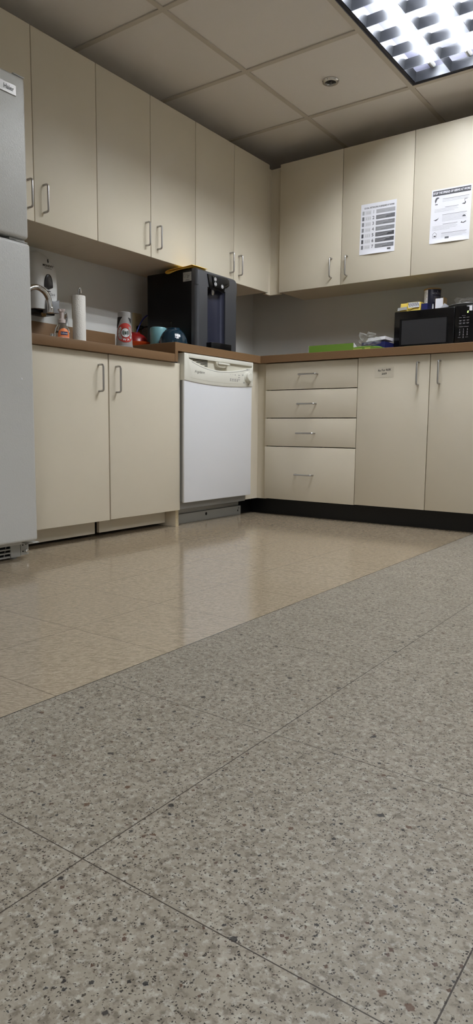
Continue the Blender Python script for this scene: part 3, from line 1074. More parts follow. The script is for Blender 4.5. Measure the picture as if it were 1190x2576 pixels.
dome = [(-1.858, 1.128)] + [(-1.835 + 0.023 * math.cos(PI - PI * k / 12) * (1 if 1 else 0), 1.142 + 0.045 * math.sin(PI * k / 12)) for k in range(13)] + [(-1.812, 1.128), (-1.835, 1.118)]
put('level_window', prism([(y, z) for y, z in dome], 0.110, 0.124, 'yz', bev=0.004), M['darkgrey'], t)
put('push_lever', prism([(-1.852, 1.012), (-1.782, 1.018), (-1.780, 1.078), (-1.798, 1.070), (-1.825, 1.068), (-1.848, 1.078)], 0.095, 0.128, 'yz', bev=0.004), M['dispgrey'], t)
put('base_block', box(0.001, 0.085, dy0 + 0.012, dy1 - 0.014, 1.012, 1.0295, 0.003, 2), M['black'], t)
put('soap_outlet', lathe([(0.010, 0.0), (0.012, 0.012), (0.012, 0.016)], (0.088, -1.842, 1.0), 14), M['card'], t)
bm = text_bm('MONDAY', 0.0138, (0.1185, -1.836, 1.222), 'x+', bold=0.0003, depth=0.0012)
poly_patch([(-0.002, -0.010), (0.002, -0.010), (0.005, 0.002), (0.001, 0.0), (0.003, 0.010), (-0.001, 0.006), (-0.004, 0.009), (-0.004, 0.0), (-0.007, 0.004)], (0.1185, -1.836, 1.245), 'x+', 0.0012, into=bm)
patch(-0.020, 0.020, -0.0008, 0.0008, (0.1185, -1.836, 1.211), 'x+', 0.0012, into=bm)
join(bm, text_bm('Clark', 0.0155, (0.1185, -1.818, 1.098), 'x+', shear=0.4, depth=0.0022))
patch(-0.014, 0.010, -0.002, 0.002, (0.1185, -1.835, 1.110), 'x+', 0.0022, into=bm)
put('lettering', bm, M['ink'], t, False)

# gooseneck faucet
t = thing('sink_faucet', 'chrome gooseneck sink faucet arching out from beside the refrigerator', 'faucet', (0.20, -2.03, SC))
pts = [(0.20, -2.03, SC + 0.03), (0.20, -2.03, 0.99), (0.20, -2.03, 1.03)]
rad_ = 0.066
for k in range(1, 13):
    a = PI * k / 12 * 0.94
    pts.append((0.20, -2.03 + rad_ - rad_ * math.cos(a), 1.032 + rad_ * math.sin(a)))
pts.append((0.20, -1.894, 1.018))
put('spout', tube(pts, 0.0125, 14), M['chrome'], t)
put('aerator', lathe([(0.0145, 0.0), (0.0145, 0.02), (0.0128, 0.024)], (0.20, -1.893, 0.999), 18), M['chrome'], t)
put('base_ring', lathe([(0.028, 0.0), (0.028, 0.006), (0.018, 0.014), (0.016, 0.032)], (0.20, -2.03, SC), 24), M['chrome'], t)
bm = lathe([(0.016, 0.0), (0.016, 0.05), (0.012, 0.062), (0.0, 0.064)], (0.20, -1.882, SC), 18)
tube([(0.20, -1.882, SC + 0.052), (0.235, -1.872, SC + 0.066)], 0.006, 8, into=bm)
put('side_lever', bm, M['chrome'], t)
# filtered water tap
t = thing('filtered_water_tap', 'thin chrome gooseneck tap standing behind the orange-labelled soap bottle', 'faucet', (0.13, -1.755, SC))
pts = [(0.13, -1.752, SC + 0.012), (0.13, -1.752, 0.985)]
for k in range(1, 11):
    a = PI * k / 10
    pts.append((0.13 + (0.022 - 0.022 * math.cos(a)) * 0.9, -1.752 - (0.012 - 0.012 * math.cos(a)), 0.985 + 0.034 * math.sin(a)))
pts.append((pts[-1][0], pts[-1][1], 0.955))
put('spout', tube(pts, 0.0042, 10), M['chrome'], t)
put('base_ring', lathe([(0.018, 0.0), (0.018, 0.005), (0.009, 0.014), (0.007, 0.03)], (0.13, -1.752, SC), 18), M['chrome'], t)

# pump soap bottle
bx, by = 0.29, -1.907
t = thing('soap_bottle', 'clear pump bottle of hand soap with an orange label on the sink counter', 'soap bottle', (bx, by, SC))
prof = [(0.030, 0.0), (0.0335, 0.004), (0.0345, 0.03), (0.034, 0.055), (0.030, 0.074), (0.022, 0.088), (0.0145, 0.094), (0.0145, 0.098)]
put('bottle', lathe(prof, (bx, by, SC), 36), M['clearbottle'], t)
put('collar', lathe([(0.0165, 0.0), (0.0165, 0.014), (0.012, 0.017), (0.012, 0.020)], (bx, by, SC + 0.0975), 24), M['lilac'], t)
bm = lathe([(0.0075, 0.0), (0.0085, 0.026), (0.015, 0.034), (0.016, 0.040), (0.0, 0.042)], (bx, by, SC + 0.117), 20)
tube([(bx, by, SC + 0.150), (bx + 0.012, by - 0.026, SC + 0.149)], 0.006, 8, into=bm, radii=[0.007, 0.005])
put('pump_head', bm, M['lilac'], t)
# label wrapped on the side facing the room
va = math.atan2(CY - by, CX - bx)


def wrap_patch(cen, rad, a0, a1, rows_, into=None):
    """rows_: list of (z, half-scale 0..1) from bottom to top"""
    bm = bmesh.new()
    n = 14
    R_ = []
    for z, s_, r_ in rows_:
        am = (a0 + a1) / 2
        R_.append([bm.verts.new((cen[0] + math.cos(am + (a1 - a0) / 2 * s_ * (2 * k / n - 1)) * r_, cen[1] + math.sin(am + (a1 - a0) / 2 * s_ * (2 * k / n - 1)) * r_, z)) for k in range(n + 1)])
    for a, b in zip(R_, R_[1:]):
        for k in range(n):
            bm.faces.new((a[k], a[k + 1], b[k + 1], b[k]))
    return join(into, bm) if into is not None else bm


rows_ = [(SC + 0.006, 1, 0.0352), (SC + 0.03, 1, 0.0353), (SC + 0.05, 0.97, 0.0352), (SC + 0.062, 0.8, 0.0342), (SC + 0.070, 0.45, 0.0325), (SC + 0.073, 0.1, 0.0314)]
lb = put('label_sticker', wrap_patch((bx, by), 0.035, va - 0.55, va + 1.1, rows_), M['orangelabel'], t, recalc=False)
put('brand_panel', wrap_patch((bx, by), 0.035, va - 0.15, va + 0.75, [(SC + 0.044, 1, 0.0358), (SC + 0.058, 1, 0.0352)]), M['navy'], lb)
bm = text_bm('Softsoap', 0.0085, (bx, by, SC + 0.051), bold=0.0001, wrap=(0.0362, va + 0.3, (bx, by)))
join(bm, text_bm('ANTIBACTERIAL', 0.0068, (bx, by, SC + 0.034), wrap=(0.0360, va + 0.28, (bx, by))))
put('label_lettering', bm, M['whiteink'], lb, False)

# paper towel roll on its holder
px_, py_ = 0.11, -1.648
t = thing('paper_towel_holder', 'chrome paper towel holder with a looped top on the sink counter', 'paper towel holder', (px_, py_, SC))
put('base', lathe([(0.062, 0.0), (0.062, 0.006), (0.058, 0.009), (0.0, 0.009)], (px_, py_, SC), 32), M['chrome'], t)
pts = [(px_, py_, SC + 0.008), (px_, py_, 1.142)]
for k in range(1, 9):
    a = PI * k / 8
    pts.append((px_, py_ + 0.006 - 0.006 * math.cos(a), 1.142 + 0.018 * math.sin(a)))
pts.append((px_, py_ + 0.012, 1.134))
put('rod', tube(pts, 0.0034, 8), M['chrome'], t)
bm = lathe([(0.021, SC + 0.010), (0.0305, SC + 0.010), (0.0315, SC + 0.014), (0.0315, 1.116), (0.0305, 1.120), (0.021, 1.120), (0.0205, 1.116), (0.0205, SC + 0.014)], (px_, py_, 0), 40)
bmesh.ops.delete(bm, geom=[f for f in bm.faces if len(f.verts) > 4], context='FACES')
r_ = put('paper_towel_roll', bm, M['towel'], None)
tag(r_, 'slim white paper towel roll standing on its holder by the sink', 'paper towel')

# wall plates
t = thing('wall_outlet', 'ivory wall plate half hidden behind the paper towel roll', 'outlet', (0.003, -1.56, 1.084), 'ivory wall plates')
put('plate', box(0.0, 0.006, -1.597, -1.527, 1.027, 1.141, 0.002, 2), M['outlet'], t)
t2 = thing('wall_outlet', 'ivory wall outlet with the plugged in cables behind the water cooler', 'outlet', (0.003, -1.13, 1.06), 'ivory wall plates')
put('plate', box(0.0, 0.006, -1.172, -1.102, 1.005, 1.119, 0.002, 2), M['outlet'], t2)
for z in (1.040, 1.086):
    put('socket', box(0.006, 0.008, -1.153, -1.121, z - 0.014, z + 0.014, 0.001, 1), M['outlet'], t2)


def cable(pts, r, n=8):
    # Catmull-Rom through pts
    P = [Vector(p) for p in pts]
    P = [P[0]] + P + [P[-1]]
    out = []
    for i in range(1, len(P) - 2):
        for k in range(n):
            s = k / n
            out.append(0.5 * ((2 * P[i]) + (P[i + 1] - P[i - 1]) * s + (2 * P[i - 1] - 5 * P[i] + 4 * P[i + 1] - P[i + 2]) * s * s + (3 * P[i] - P[i - 1] - 3 * P[i + 1] + P[i + 2]) * s ** 3))
    out.append(P[-2])
    return tube(out, r, 7)


t = thing('power_cord', 'black plug and cord running from the wall outlet into the water cooler', 'power cord', (0.03, -1.13, 1.04))
bm = lathe([(0.013, 0.0083), (0.014, 0.022), (0.012, 0.034), (0.006, 0.05), (0.0, 0.05)], (0, -1.137, 1.040), 14, 'x')
put('plug', bm, M['black'], t)
put('cord', cable([(0.048, -1.137, 1.040), (0.075, -1.12, 1.042), (0.09, -1.085, 1.02), (0.100, -1.05, 1.0), (0.124, -1.03, 0.985)], 0.0035), M['black'], t)
tag(put('data_cable', cable([(0.060, -1.215, 0.9055), (0.055, -1.205, 0.955), (0.052, -1.185, 1.02), (0.06, -1.14, 1.09), (0.085, -1.08, 1.125), (0.124, -1.03, 1.13)], 0.003), M['bluecable'], None), 'blue cable climbing behind the cups to the back of the water cooler', 'cable')

# upside-down printed cup
kx, ky = 0.478, -1.713
t = thing('plastic_cup', 'frosted plastic cup upside down with red ring emblem at the sink counter edge', 'cup', (kx, ky, SC))
prof = [(0.0385, 0.0), (0.0395, 0.003), (0.037, 0.006), (0.0285, 0.132), (0.0278, 0.1325), (0.0285, 0.137), (0.0282, 0.152), (0.0265, 0.154), (0.0, 0.1535)]
cup = lathe(prof, (kx, ky, SC), 40)
put('cup_body', cup, M['cupbody'], t)
ca = math.atan2(CY - ky, CX - kx)


def cup_r(z):
    h = z - SC
    return 0.037 + (0.0285 - 0.037) * (h - 0.006) / 0.126 + 0.0004


def cup_map(pts, depth, into=None):
    bm = bmesh.new()
    vs = []
    for u, v in pts:
        z = v
        r = cup_r(z) + depth
        a = ca + u / 0.033
        vs.append(bm.verts.new((kx + math.cos(a) * r, ky + math.sin(a) * r, z)))
    bm.faces.new(vs)
    return join(into, bm) if into is not None else bm


def cup_ring(u0, v0, ro, ri, depth, into=None, n=40):
    bm = into if into is not None else bmesh.new()
    for k in range(n):
        a, b = 2 * PI * k / n, 2 * PI * (k + 1) / n
        seg = [(u0 + r * math.cos(c), v0 + r * math.sin(c)) for r, c in ((ro, a), (ro, b), (ri, b), (ri, a))]
        cup_map(seg, depth, into=bm)
    return bm


eu, ev = 0.006, SC + 0.062
put('emblem_ring', cup_ring(eu, ev, 0.042, 0.0205, 0.0002), M['redprint'], t)
put('emblem_disc', cup_ring(eu, ev, 0.0203, 0.0006, 0.0003), M['whiteink'], t)
bm = bmesh.new()
for sgn in (-1, 1):
    for k in range(4):
        yy = -0.010 + 0.0055 * k
        cup_map([(eu + sgn * 0.004, ev + yy), (eu + sgn * 0.014, ev + yy + 0.004), (eu + sgn * 0.013, ev + yy + 0.001), (eu + sgn * 0.004, ev + yy - 0.002)], 0.0007, into=bm)
cup_ring(eu, ev, 0.0204, 0.0190, 0.0007, into=bm)
cup_map([(eu - 0.003, ev - 0.008), (eu + 0.003, ev - 0.008), (eu + 0.002, ev + 0.006), (eu - 0.002, ev + 0.006)], 0.0007, into=bm)
put('emblem_print', bm, M['greenprint'], t, False)
bm = bmesh.new()
letters = 'ONE WARM CUP '
for k, ch in enumerate('ONE WARM'):
    if ch == ' ':
        continue
    a = 2.45 + k * 0.52
    tb = text_bm(ch, 0.013, (0, 0, 0), 'x+', bold=0.0004, depth=0.0)
    # letter in (y, z) -> ring position, top pointing to the emblem centre (the cup stands upside down)
    vs = {}
    for v in tb.verts:
        x, y = v.co.y, v.co.z
        ang = a + PI / 2
        rx_, ry_ = x * math.cos(ang) - y * math.sin(ang), x * math.sin(ang) + y * math.cos(ang)
        u_, z_ = eu + 0.031 * math.cos(a) + rx_, ev + 0.031 * math.sin(a) + ry_
        r = cup_r(z_) + 0.0009
        aa = ca + u_ / 0.033
        v.co = Vector((kx + math.cos(aa) * r, ky + math.sin(aa) * r, z_))
    join(bm, tb)
put('emblem_lettering', bm, M['whiteink'], t, False)
def cup_band(cols, into=None):
    """cols: (u, bottom, top) columns left to right, cut into narrow strips so they follow the wall of the cup"""
    bm = into if into is not None else bmesh.new()
    for (u0, b0, t0), (u1, b1, t1) in zip(cols, cols[1:]):
        for k in range(5):
            f, g = k / 5, (k + 1) / 5
            L = lambda a, b, f_: a + (b - a) * f_
            cup_map([(L(u0, u1, f), SC + L(b0, b1, f)), (L(u0, u1, g), SC + L(b0, b1, g)), (L(u0, u1, g), SC + L(t0, t1, g)), (L(u0, u1, f), SC + L(t0, t1, f))], 0.0004, into=bm)
    return bm


bm = cup_band([(-0.050, 0.086, 0.131), (-0.038, 0.082, 0.131), (-0.028, 0.100, 0.131), (-0.020, 0.116, 0.131), (-0.009, 0.130, 0.131)])
cup_band([(0.020, 0.128, 0.129), (0.030, 0.112, 0.128), (0.044, 0.100, 0.126)], into=bm)
cup_band([(-0.052, 0.024, 0.044), (-0.044, 0.034, 0.050)], into=bm)
put('black_print', bm, M['ink'], t, False)

# crockery on the higher counter
tag(put('ceramic_mug', lathe([(0.041, 0.0), (0.0425, 0.003), (0.0425, 0.088), (0.040, 0.0955), (0.034, 0.098), (0.0, 0.098)], (0.300, -1.292, HC), 40), M['teal'], None), 'plain teal ceramic mug upside down beside the dark blue bowl', 'mug')
bp_ = [(0.0705, 0.0), (0.072, 0.002), (0.0715, 0.014), (0.066, 0.036), (0.055, 0.058), (0.042, 0.072), (0.034, 0.076), (0.034, 0.083), (0.031, 0.0835), (0.029, 0.079), (0.0, 0.079)]
t = thing('ceramic_bowl', 'dark blue glazed bowl upside down at the counter edge before the water cooler', 'bowl', (0.415, -1.308, HC))
bpb = put('bowl_body', lathe(bp_, (0.415, -1.308, HC), 44), M['blueglaze'], t)
va2 = math.atan2(CY + 1.308, CX - 0.415)
bm = bmesh.new()
cxa = va2 + 0.28
for (u0, u1, v0, v1) in ((-0.010, 0.010, 0.046, 0.050), (-0.010, -0.006, 0.030, 0.048), (0.006, 0.010, 0.032, 0.048), (-0.007, 0.006, 0.038, 0.043), (-0.004, 0.008, 0.026, 0.031), (-0.002, 0.003, 0.028, 0.046)):
    def bowl_pt(u, v):
        r = next((r0 + (r1 - r0) * (v - h0) / (h1 - h0) for (r0, h0), (r1, h1) in zip(bp_, bp_[1:]) if h1 > h0 and h0 <= v <= h1), 0.07) + 0.0008
        a = cxa + u / 0.065
        return (0.415 + math.cos(a) * r, -1.308 + math.sin(a) * r, HC + v)
    quad([bowl_pt(u0, v0), bowl_pt(u1, v0), bowl_pt(u1, v1), bowl_pt(u0, v1)], into=bm)
put('white_emblem', bm, M['whiteink'], t, False)
plx, ply = 0.158, -1.317
t = thing('plastic_plate', 'flat orange and white plate under the red bowl near the wall outlet', 'plate', (plx, ply, HC))
put('dish', lathe([(0.060, 0.0), (0.076, 0.006), (0.094, 0.025), (0.095, 0.027), (0.0925, 0.0265), (0.074, 0.010), (0.0, 0.008)], (plx, ply, HC), 44), M['orange'], t)
bm = bmesh.new()
for k in range(8):
    a0, a1 = -1.75 + 0.10 * k, -1.75 + 0.10 * (k + 1)
    quad([(plx + math.cos(a) * r, ply + math.sin(a) * r, HC + h) for r, a, h in ((0.0772, a0, 0.0060), (0.0772, a1, 0.0060), (0.0957, a1, 0.0258), (0.0957, a0, 0.0258))], into=bm)
put('white_rim_patch', bm, M['whiteink'], t, False)
bp2 = [(0.070, 0.0), (0.072, 0.003), (0.070, 0.018), (0.061, 0.040), (0.047, 0.055), (0.032, 0.062), (0.028, 0.063), (0.028, 0.068), (0.0, 0.0675)]
tag(put('plastic_bowl', lathe(bp2, (plx, ply, HC + 0.0112), 44), M['redglaze'], None), 'dark red bowl upside down on an orange plate behind the teal mug', 'bowl')

# ------------------------------------------------------------------ microwave and what lies on it
t = thing('microwave_oven', 'black microwave oven with a grey window and keypad on the back counter', 'microwave', (1.39, -0.19, 0.9026))
HC = 0.9026
mx0, mx1, my0, my1, mz0, mz1 = 1.177, 1.612, -0.340, -0.030, 0.914, 1.130
put('body', box(mx0, mx1, my0, my1, mz0, mz1, 0.004, 2), M['black'], t)
md_ = put('door', box(mx0, 1.508, -0.360, my0 - 0.0005, mz0 + 0.002, mz1 - 0.001, 0.006, 3), M['blackgloss'], t)
bm = bmesh.new()
wx_, wX_, wz_, wZ_ = 1.222, 1.468, 0.952, 1.081
for a in ((wx_ - 0.012, wX_ + 0.006, wZ_, wZ_ + 0.006), (wx_ - 0.012, wX_ + 0.006, wz_ - 0.006, wz_), (wx_ - 0.012, wx_, wz_, wZ_), (wX_, wX_ + 0.006, wz_, wZ_)):
    box(a[0], a[1], -0.3625, -0.3602, a[2], a[3], into=bm)
put('window_frame', bm, M['black'], md_)
put('window_pane', box(wx_, wX_, -0.3612, -0.3602, wz_, wZ_), M['mwglass'], md_, False)
kp = put('keypad', box(1.510, mx1, -0.360, my0 - 0.0005, mz0 + 0.002, mz1 - 0.001, 0.003, 2), M['blackgloss'], t)
bm = bmesh.new()
for r, row in enumerate(('123', '456', '789', ' 0 ')):
    for c, ch in enumerate(row):
        if ch != ' ':
            join(bm, text_bm(ch, 0.0135, (1.537 + 0.0195 * c, -0.360, 1.008 - 0.0128 * r), 'y-', bold=0.0002, depth=0.0006))
for r in range(3):
    for c in range(3):
        patch(-0.007 + 0.001 * ((r + c) % 2), 0.007, -0.0011, 0.0011, (1.538 + 0.0190 * c, -0.360, 1.069 - 0.0135 * r), 'y-', 0.0006, into=bm)
        if r:
            patch(-0.005, 0.005, -0.0009, 0.0009, (1.538 + 0.0190 * c, -0.360, 1.065 - 0.0135 * r), 'y-', 0.0006, into=bm)
for c in range(2):
    patch(-0.012, 0.012, -0.0011, 0.0011, (1.544 + 0.026 * c, -0.360, 1.023), 'y-', 0.0006, into=bm)
    patch(-0.007, 0.007, -0.0009, 0.0009, (1.536 + 0.038 * c, -0.360, 0.9697), 'y-', 0.0006, into=bm)
patch(-0.010, 0.008, -0.0007, 0.0007, (1.556, -0.360, 1.078), 'y-', 0.0006, into=bm)
put('keypad_lettering', bm, M['greyink'], kp, False)
put('clock_digit', text_bm('0', 0.016, (1.574, -0.360, 1.095), 'y-', bold=0.0002, shear=0.15, depth=0.0008), M['greenled'], kp, False)
put('sticker', poly_patch([(-0.024, 0.010), (0.004, 0.010), (0.005, -0.016), (-0.010, -0.015), (-0.010, 0.006), (-0.024, 0.008)], (1.592, -0.360, 1.116), 'y-', 0.0008), M['whiteink'], kp, False)
for (x, y) in ((1.21, -0.31), (1.58, -0.31), (1.21, -0.07), (1.58, -0.07)):
    put('foot', lathe([(0.012, 0.0), (0.014, 0.0125)], (x, y, HC), 14), M['black'], t)
MT = mz1 + 0.0005

# can of salt
sx_, sy_ = 1.322, -0.19
t = thing('salt_canister', 'dark blue round salt canister standing on the microwave', 'canister', (sx_, sy_, MT))
sr = 0.045
put('can', lathe([(sr - 0.001, 0.0), (sr, 0.002), (sr, 0.126), (sr - 0.001, 0.128)], (sx_, sy_, MT), 40), M['saltblue'], t)
put('lid', lathe([(sr + 0.0004, 0.124), (sr + 0.0012, 0.126), (sr + 0.0012, 0.131), (sr - 0.002, 0.132), (sr - 0.003, 0.129), (0.0, 0.129)], (sx_, sy_, MT), 40), M['card'], t)
sa = math.atan2(CY - sy_, CX - sx_)
bm = wrap_patch((sx_, sy_), sr, sa - 1.25, sa - 0.55, [(MT + 0.036, 1, sr + 0.0006), (MT + 0.122, 1, sr + 0.0006)])
wrap_patch((sx_, sy_), sr, sa - 1.05, sa - 0.62, [(MT + 0.005, 1, sr + 0.0006), (MT + 0.022, 1, sr + 0.0006)], into=bm)
wrap_patch((sx_, sy_), sr, sa + 0.03, sa + 0.20, [(MT + 0.012, 1, sr + 0.0006), (MT + 0.034, 1, sr + 0.0006), (MT + 0.046, 0.5, sr + 0.0006)], into=bm)
put('label_panel', bm, M['paper'], t)
bm = text_bm('MORTON', 0.0135, (sx_, sy_, MT + 0.101), bold=0.0003, wrap=(sr + 0.0003, sa + 0.62, (sx_, sy_)), depth=0.0008)
wrap_patch((sx_, sy_), sr, sa + 0.56, sa + 0.68, [(MT + 0.110, 1, sr + 0.001), (MT + 0.117, 0.6, sr + 0.001)], into=bm)
for r in range(7):
    wrap_patch((sx_, sy_), sr, sa + 0.15, sa + 0.95 - 0.06 * (r % 3), [(MT + 0.058 + 0.0045 * r, 1, sr + 0.001), (MT + 0.0592 + 0.0045 * r, 1, sr + 0.001)], into=bm)
put('white_lettering', bm, M['greyink'], t)
bm = bmesh.new()
for r in range(12):
    wrap_patch((sx_, sy_), sr, sa - 1.22, sa - 0.6 - 0.08 * (r % 3), [(MT + 0.042 + 0.0065 * r, 1, sr + 0.001), (MT + 0.0436 + 0.0065 * r, 1, sr + 0.001)], into=bm)
put('fine_print', bm, M['ink'], t)

# yellow box lying on its side with a torn flap
t = thing('bag_box', 'yellow carton lying open on the microwave beside the dark blue canister', 'box', (1.245, -0.27, MT))
yb0, yb1, yx0, yx1 = -0.315, -0.225, 1.188, 1.302
put('carton', prism([(-0.311, MT + 0.0008), (-0.232, MT + 0.0008), (-0.226, MT + 0.052), (-0.300, MT + 0.050)], yx0, yx1, 'yz'), M['yellowbox'], t, False)
fp = [(yx0 + 0.046, MT + 0.0165), (yx0 + 0.058, MT + 0.0125), (yx0 + 0.075, MT + 0.0205), (yx0 + 0.108, MT + 0.026), (yx0 + 0.112, MT + 0.0505), (yx0 + 0.040, MT + 0.0500)]
put('flap', prism([(x, z) for x, z in fp], -0.3135, -0.312, 'xz'), M['yellowbox'], t, False)
bm = prism([(yx0 - 0.012, MT + 0.010), (yx0 + 0.042, MT + 0.014), (yx0 + 0.040, MT + 0.029), (yx0 - 0.010, MT + 0.026)], -0.318, -0.3137, 'xz')
put('white_tab', bm, M['plate'], t, False)
bm = bmesh.new()
for k in range(10):
    patch(-0.0012, 0.0012, -0.010 + 0.001 * (k % 3), 0.011, (yx0 + 0.052 + 0.0058 * k, -0.3136, MT + 0.035 + 0.0003 * k), 'y-', 0.0006, rot=0.35, into=bm)
put('printed_lines', bm, M['ink'], t, False)
put('printed_panel', patch(-0.030, 0.032, -0.013, 0.014, (yx0 + 0.078, -0.3135, MT + 0.035), 'y-', 0.0003), M['paper'], t, False)
tag(put('blue_carton', box(1.303, 1.338, -0.30, -0.245, MT + 0.0005, MT + 0.040, 0.001, 1), M['navy'], None), 'small blue carton tucked between the yellow carton and the dark blue canister', 'box')

# small open white carton
t = thing('small_open_carton', 'small open white and brown carton on the microwave beside the canister', 'box', (1.39, -0.285, MT))
bm = bmesh.new()
cx0, cx1, cy0, cy1, cz1 = 1.376, 1.420, -0.290, -0.234, MT + 0.066
for a in ((cx0, cx0 + 0.0015, cy0, cy1), (cx1 - 0.0015, cx1, cy0, cy1), (cx0 + 0.0015, cx1 - 0.0015, cy1 - 0.0015, cy1)):
    box(*a, MT + 0.0005, cz1, into=bm)
put('carton_wall', bm, M['card'], t, False)
put('white_panel', box(cx0 + 0.0016, cx1 - 0.0016, cy0, cy0 + 0.0015, MT + 0.0005, cz1 - 0.006), M['paper'], t, False)
put('dark_edge', tube([(cx0, cy0 - 0.0004, cz1 - 0.004), (cx0 + 0.006, cy0 - 0.0004, cz1), (cx1 - 0.002, cy0 - 0.0004, cz1 - 0.001)], 0.0018, 6), M['ink'], t)
bm = bmesh.new()
quad([(cx1 - 0.012, cy0 - 0.012, MT + 0.006), (cx1 + 0.012, cy0 - 0.016, MT + 0.030), (cx1 + 0.034, cy0 - 0.008, MT + 0.014), (cx1 + 0.014, cy0 - 0.004, MT + 0.002)], into=bm)
o = put('bent_flap', bm, M['paper'], t, False)
md = o.modifiers.new('thick', 'SOLIDIFY')
md.thickness = 0.001

# plate with crumpled film and a dark lid
t = thing('paper_plate', 'shallow grey plate with raised rim on the keypad end of the microwave', 'plate', (1.52, -0.19, MT))
put('dish', lathe([(0.060, 0.0), (0.066, 0.001), (0.098, 0.024), (0.101, 0.025), (0.098, 0.0265), (0.064, 0.004), (0.0, 0.003)], (1.515, -0.180, MT), 44), M['plate'], t)


def crumple(name, cen, size, seed, label, cat, spikes=()):
    rnd = random.Random(seed)
    bm = bmesh.new()
    bmesh.ops.create_icosphere(bm, subdivisions=3, radius=1.0)
    for v in bm.verts:
        k = 0.62 + 0.55 * rnd.random()
        p = v.co.normalized()
        for sd, amt in spikes:
            dp = max(0.0, p.dot(Vector(sd).normalized()))
            k += amt * dp ** 14
        v.co = Vector((cen[0] + p.x * size[0] * k, cen[1] + p.y * size[1] * k, max(cen[2] + p.z * size[2] * k, cen[2] - size[2] * 0.6)))
    o = put(name, bm, M['film'], None, smooth=False)
    return tag(o, label, cat)


crumple('plastic_wrap', (1.512, -0.185, MT + 0.034), (0.050, 0.045, 0.034), 5, 'crumpled clear plastic wrap heaped on the grey plate on the microwave', 'plastic wrap', spikes=(((-1.0, 0, 1.0), 0.9), ((0.9, 0, 0.8), 0.3)))
bm = bmesh.new()
bmesh.ops.create_icosphere(bm, subdivisions=2, radius=1.0)
rnd = random.Random(3)
for v in bm.verts:
    k = 0.8 + 0.3 * rnd.random()
    v.co = Vector((1.512 + v.co.x * 0.024 * k, -0.185 + v.co.y * 0.020 * k, MT + 0.0350 + v.co.z * 0.0125 * k))
tag(put('napkin', bm, M['paper'], None, False), 'crumpled white napkin under the plastic wrap on the grey plate', 'napkin')
tag(put('jar_lid', lathe([(0.016, 0.0), (0.0165, 0.010), (0.012, 0.015), (0.0, 0.0155)], (1.563, -0.215, MT + 0.0135), 24), M['black'], None), 'small black lid on the rim of the grey plate on the microwave', 'lid')

# ------------------------------------------------------------------ things lying left of the microwave
t = thing('green_box_lid', 'shallow bright green box lid lying on the back counter near the corner', 'box lid', (0.9, -0.5, HC))
gx0, gx1, gy0, gy1 = 0.742, 1.018, -0.525, -0.36
bm = box(gx0, gx1, gy0, gy1, HC + 0.0005, HC + 0.002)
box(gx0, gx1, gy0, gy0 + 0.0015, HC + 0.002, HC + 0.056, into=bm)
box(gx0, gx1, gy1 - 0.0015, gy1, HC + 0.002, HC + 0.056, into=bm)
box(gx0, gx0 + 0.0015, gy0 + 0.0015, gy1 - 0.0015, HC + 0.002, HC + 0.056, into=bm)
put('tray', bm, M['green'], t, False)
put('white_edge', box(gx0 - 0.0012, gx0 - 0.0001, gy0, gy1, HC + 0.001, HC + 0.057), M['paper'], t, False)
put('end_flap', prism([(gx1 + 0.0005, HC + 0.001), (gx1 + 0.024, HC + 0.030), (gx1 + 0.003, HC + 0.0575)], gy0, gy0 + 0.0012, 'xz'), M['paper'], t, False)
bm = bmesh.new()
NXk, NYk = 12, 6
rows = []
rnd = random.Random(11)
for j in range(NYk + 1):
    rows.append([bm.verts.new((1.060 + 0.160 * i / NXk, -0.640 + 0.09 * j / NYk, HC + 0.012 + 0.010 * math.sin(PI * i / NXk) * math.sin(PI * (0.15 + 0.7 * j / NYk)) + 0.004 * rnd.random())) for i in range(NXk + 1)])
for a, b in zip(rows, rows[1:]):
    for i in range(NXk):
        bm.faces.new((a[i], a[i + 1], b[i + 1], b[i]))
ge = bmesh.ops.extrude_face_region(bm, geom=bm.faces[:])
for v in [g for g in ge['geom'] if isinstance(g, bmesh.types.BMVert)]:
    v.co.z = HC + 0.0006
t = thing('snack_packet', 'flat green and yellow food packet at the counter edge left of the microwave', 'packet', (1.14, -0.6, HC))
pk = put('pouch', bm, M['green'], t)
bm = bmesh.new()
for (x0, x1, z0, z1) in ((1.075, 1.125, 0.006, 0.010), (1.140, 1.172, 0.005, 0.013)):
    quad([(x0, -0.6412, HC + z0), (x1, -0.6412, HC + z0), (x1, -0.6412, HC + z1), (x0, -0.6412, HC + z1)], into=bm)
put('printed_patch', bm, M['palegreen'], t, False)
t = thing('flat_navy_carton', 'flat navy carton with a white inside leaning by the microwave side', 'box', (1.10, -0.40, HC))
nb = box(1.035, 1.172, -0.460, -0.33, HC + 0.0005, HC + 0.062, 0.001, 1)
put('carton', nb, M['navy'], t, False)
put('white_liner', prism([(1.062, HC + 0.066), (1.170, HC + 0.074), (1.170, HC + 0.090), (1.072, HC + 0.084)], -0.455, -0.34, 'xz'), M['paper'], t, False)
crumple('plastic_bag', (1.092, -0.50, HC + 0.066), (0.050, 0.030, 0.042), 9, 'crumpled clear plastic bag on the back counter beside the green box lid', 'plastic bag', spikes=(((-1, 0, 1.0), 0.55), ((0.7, 0, 0.9), 0.2), ((1.0, 0, -0.1), 0.6)))


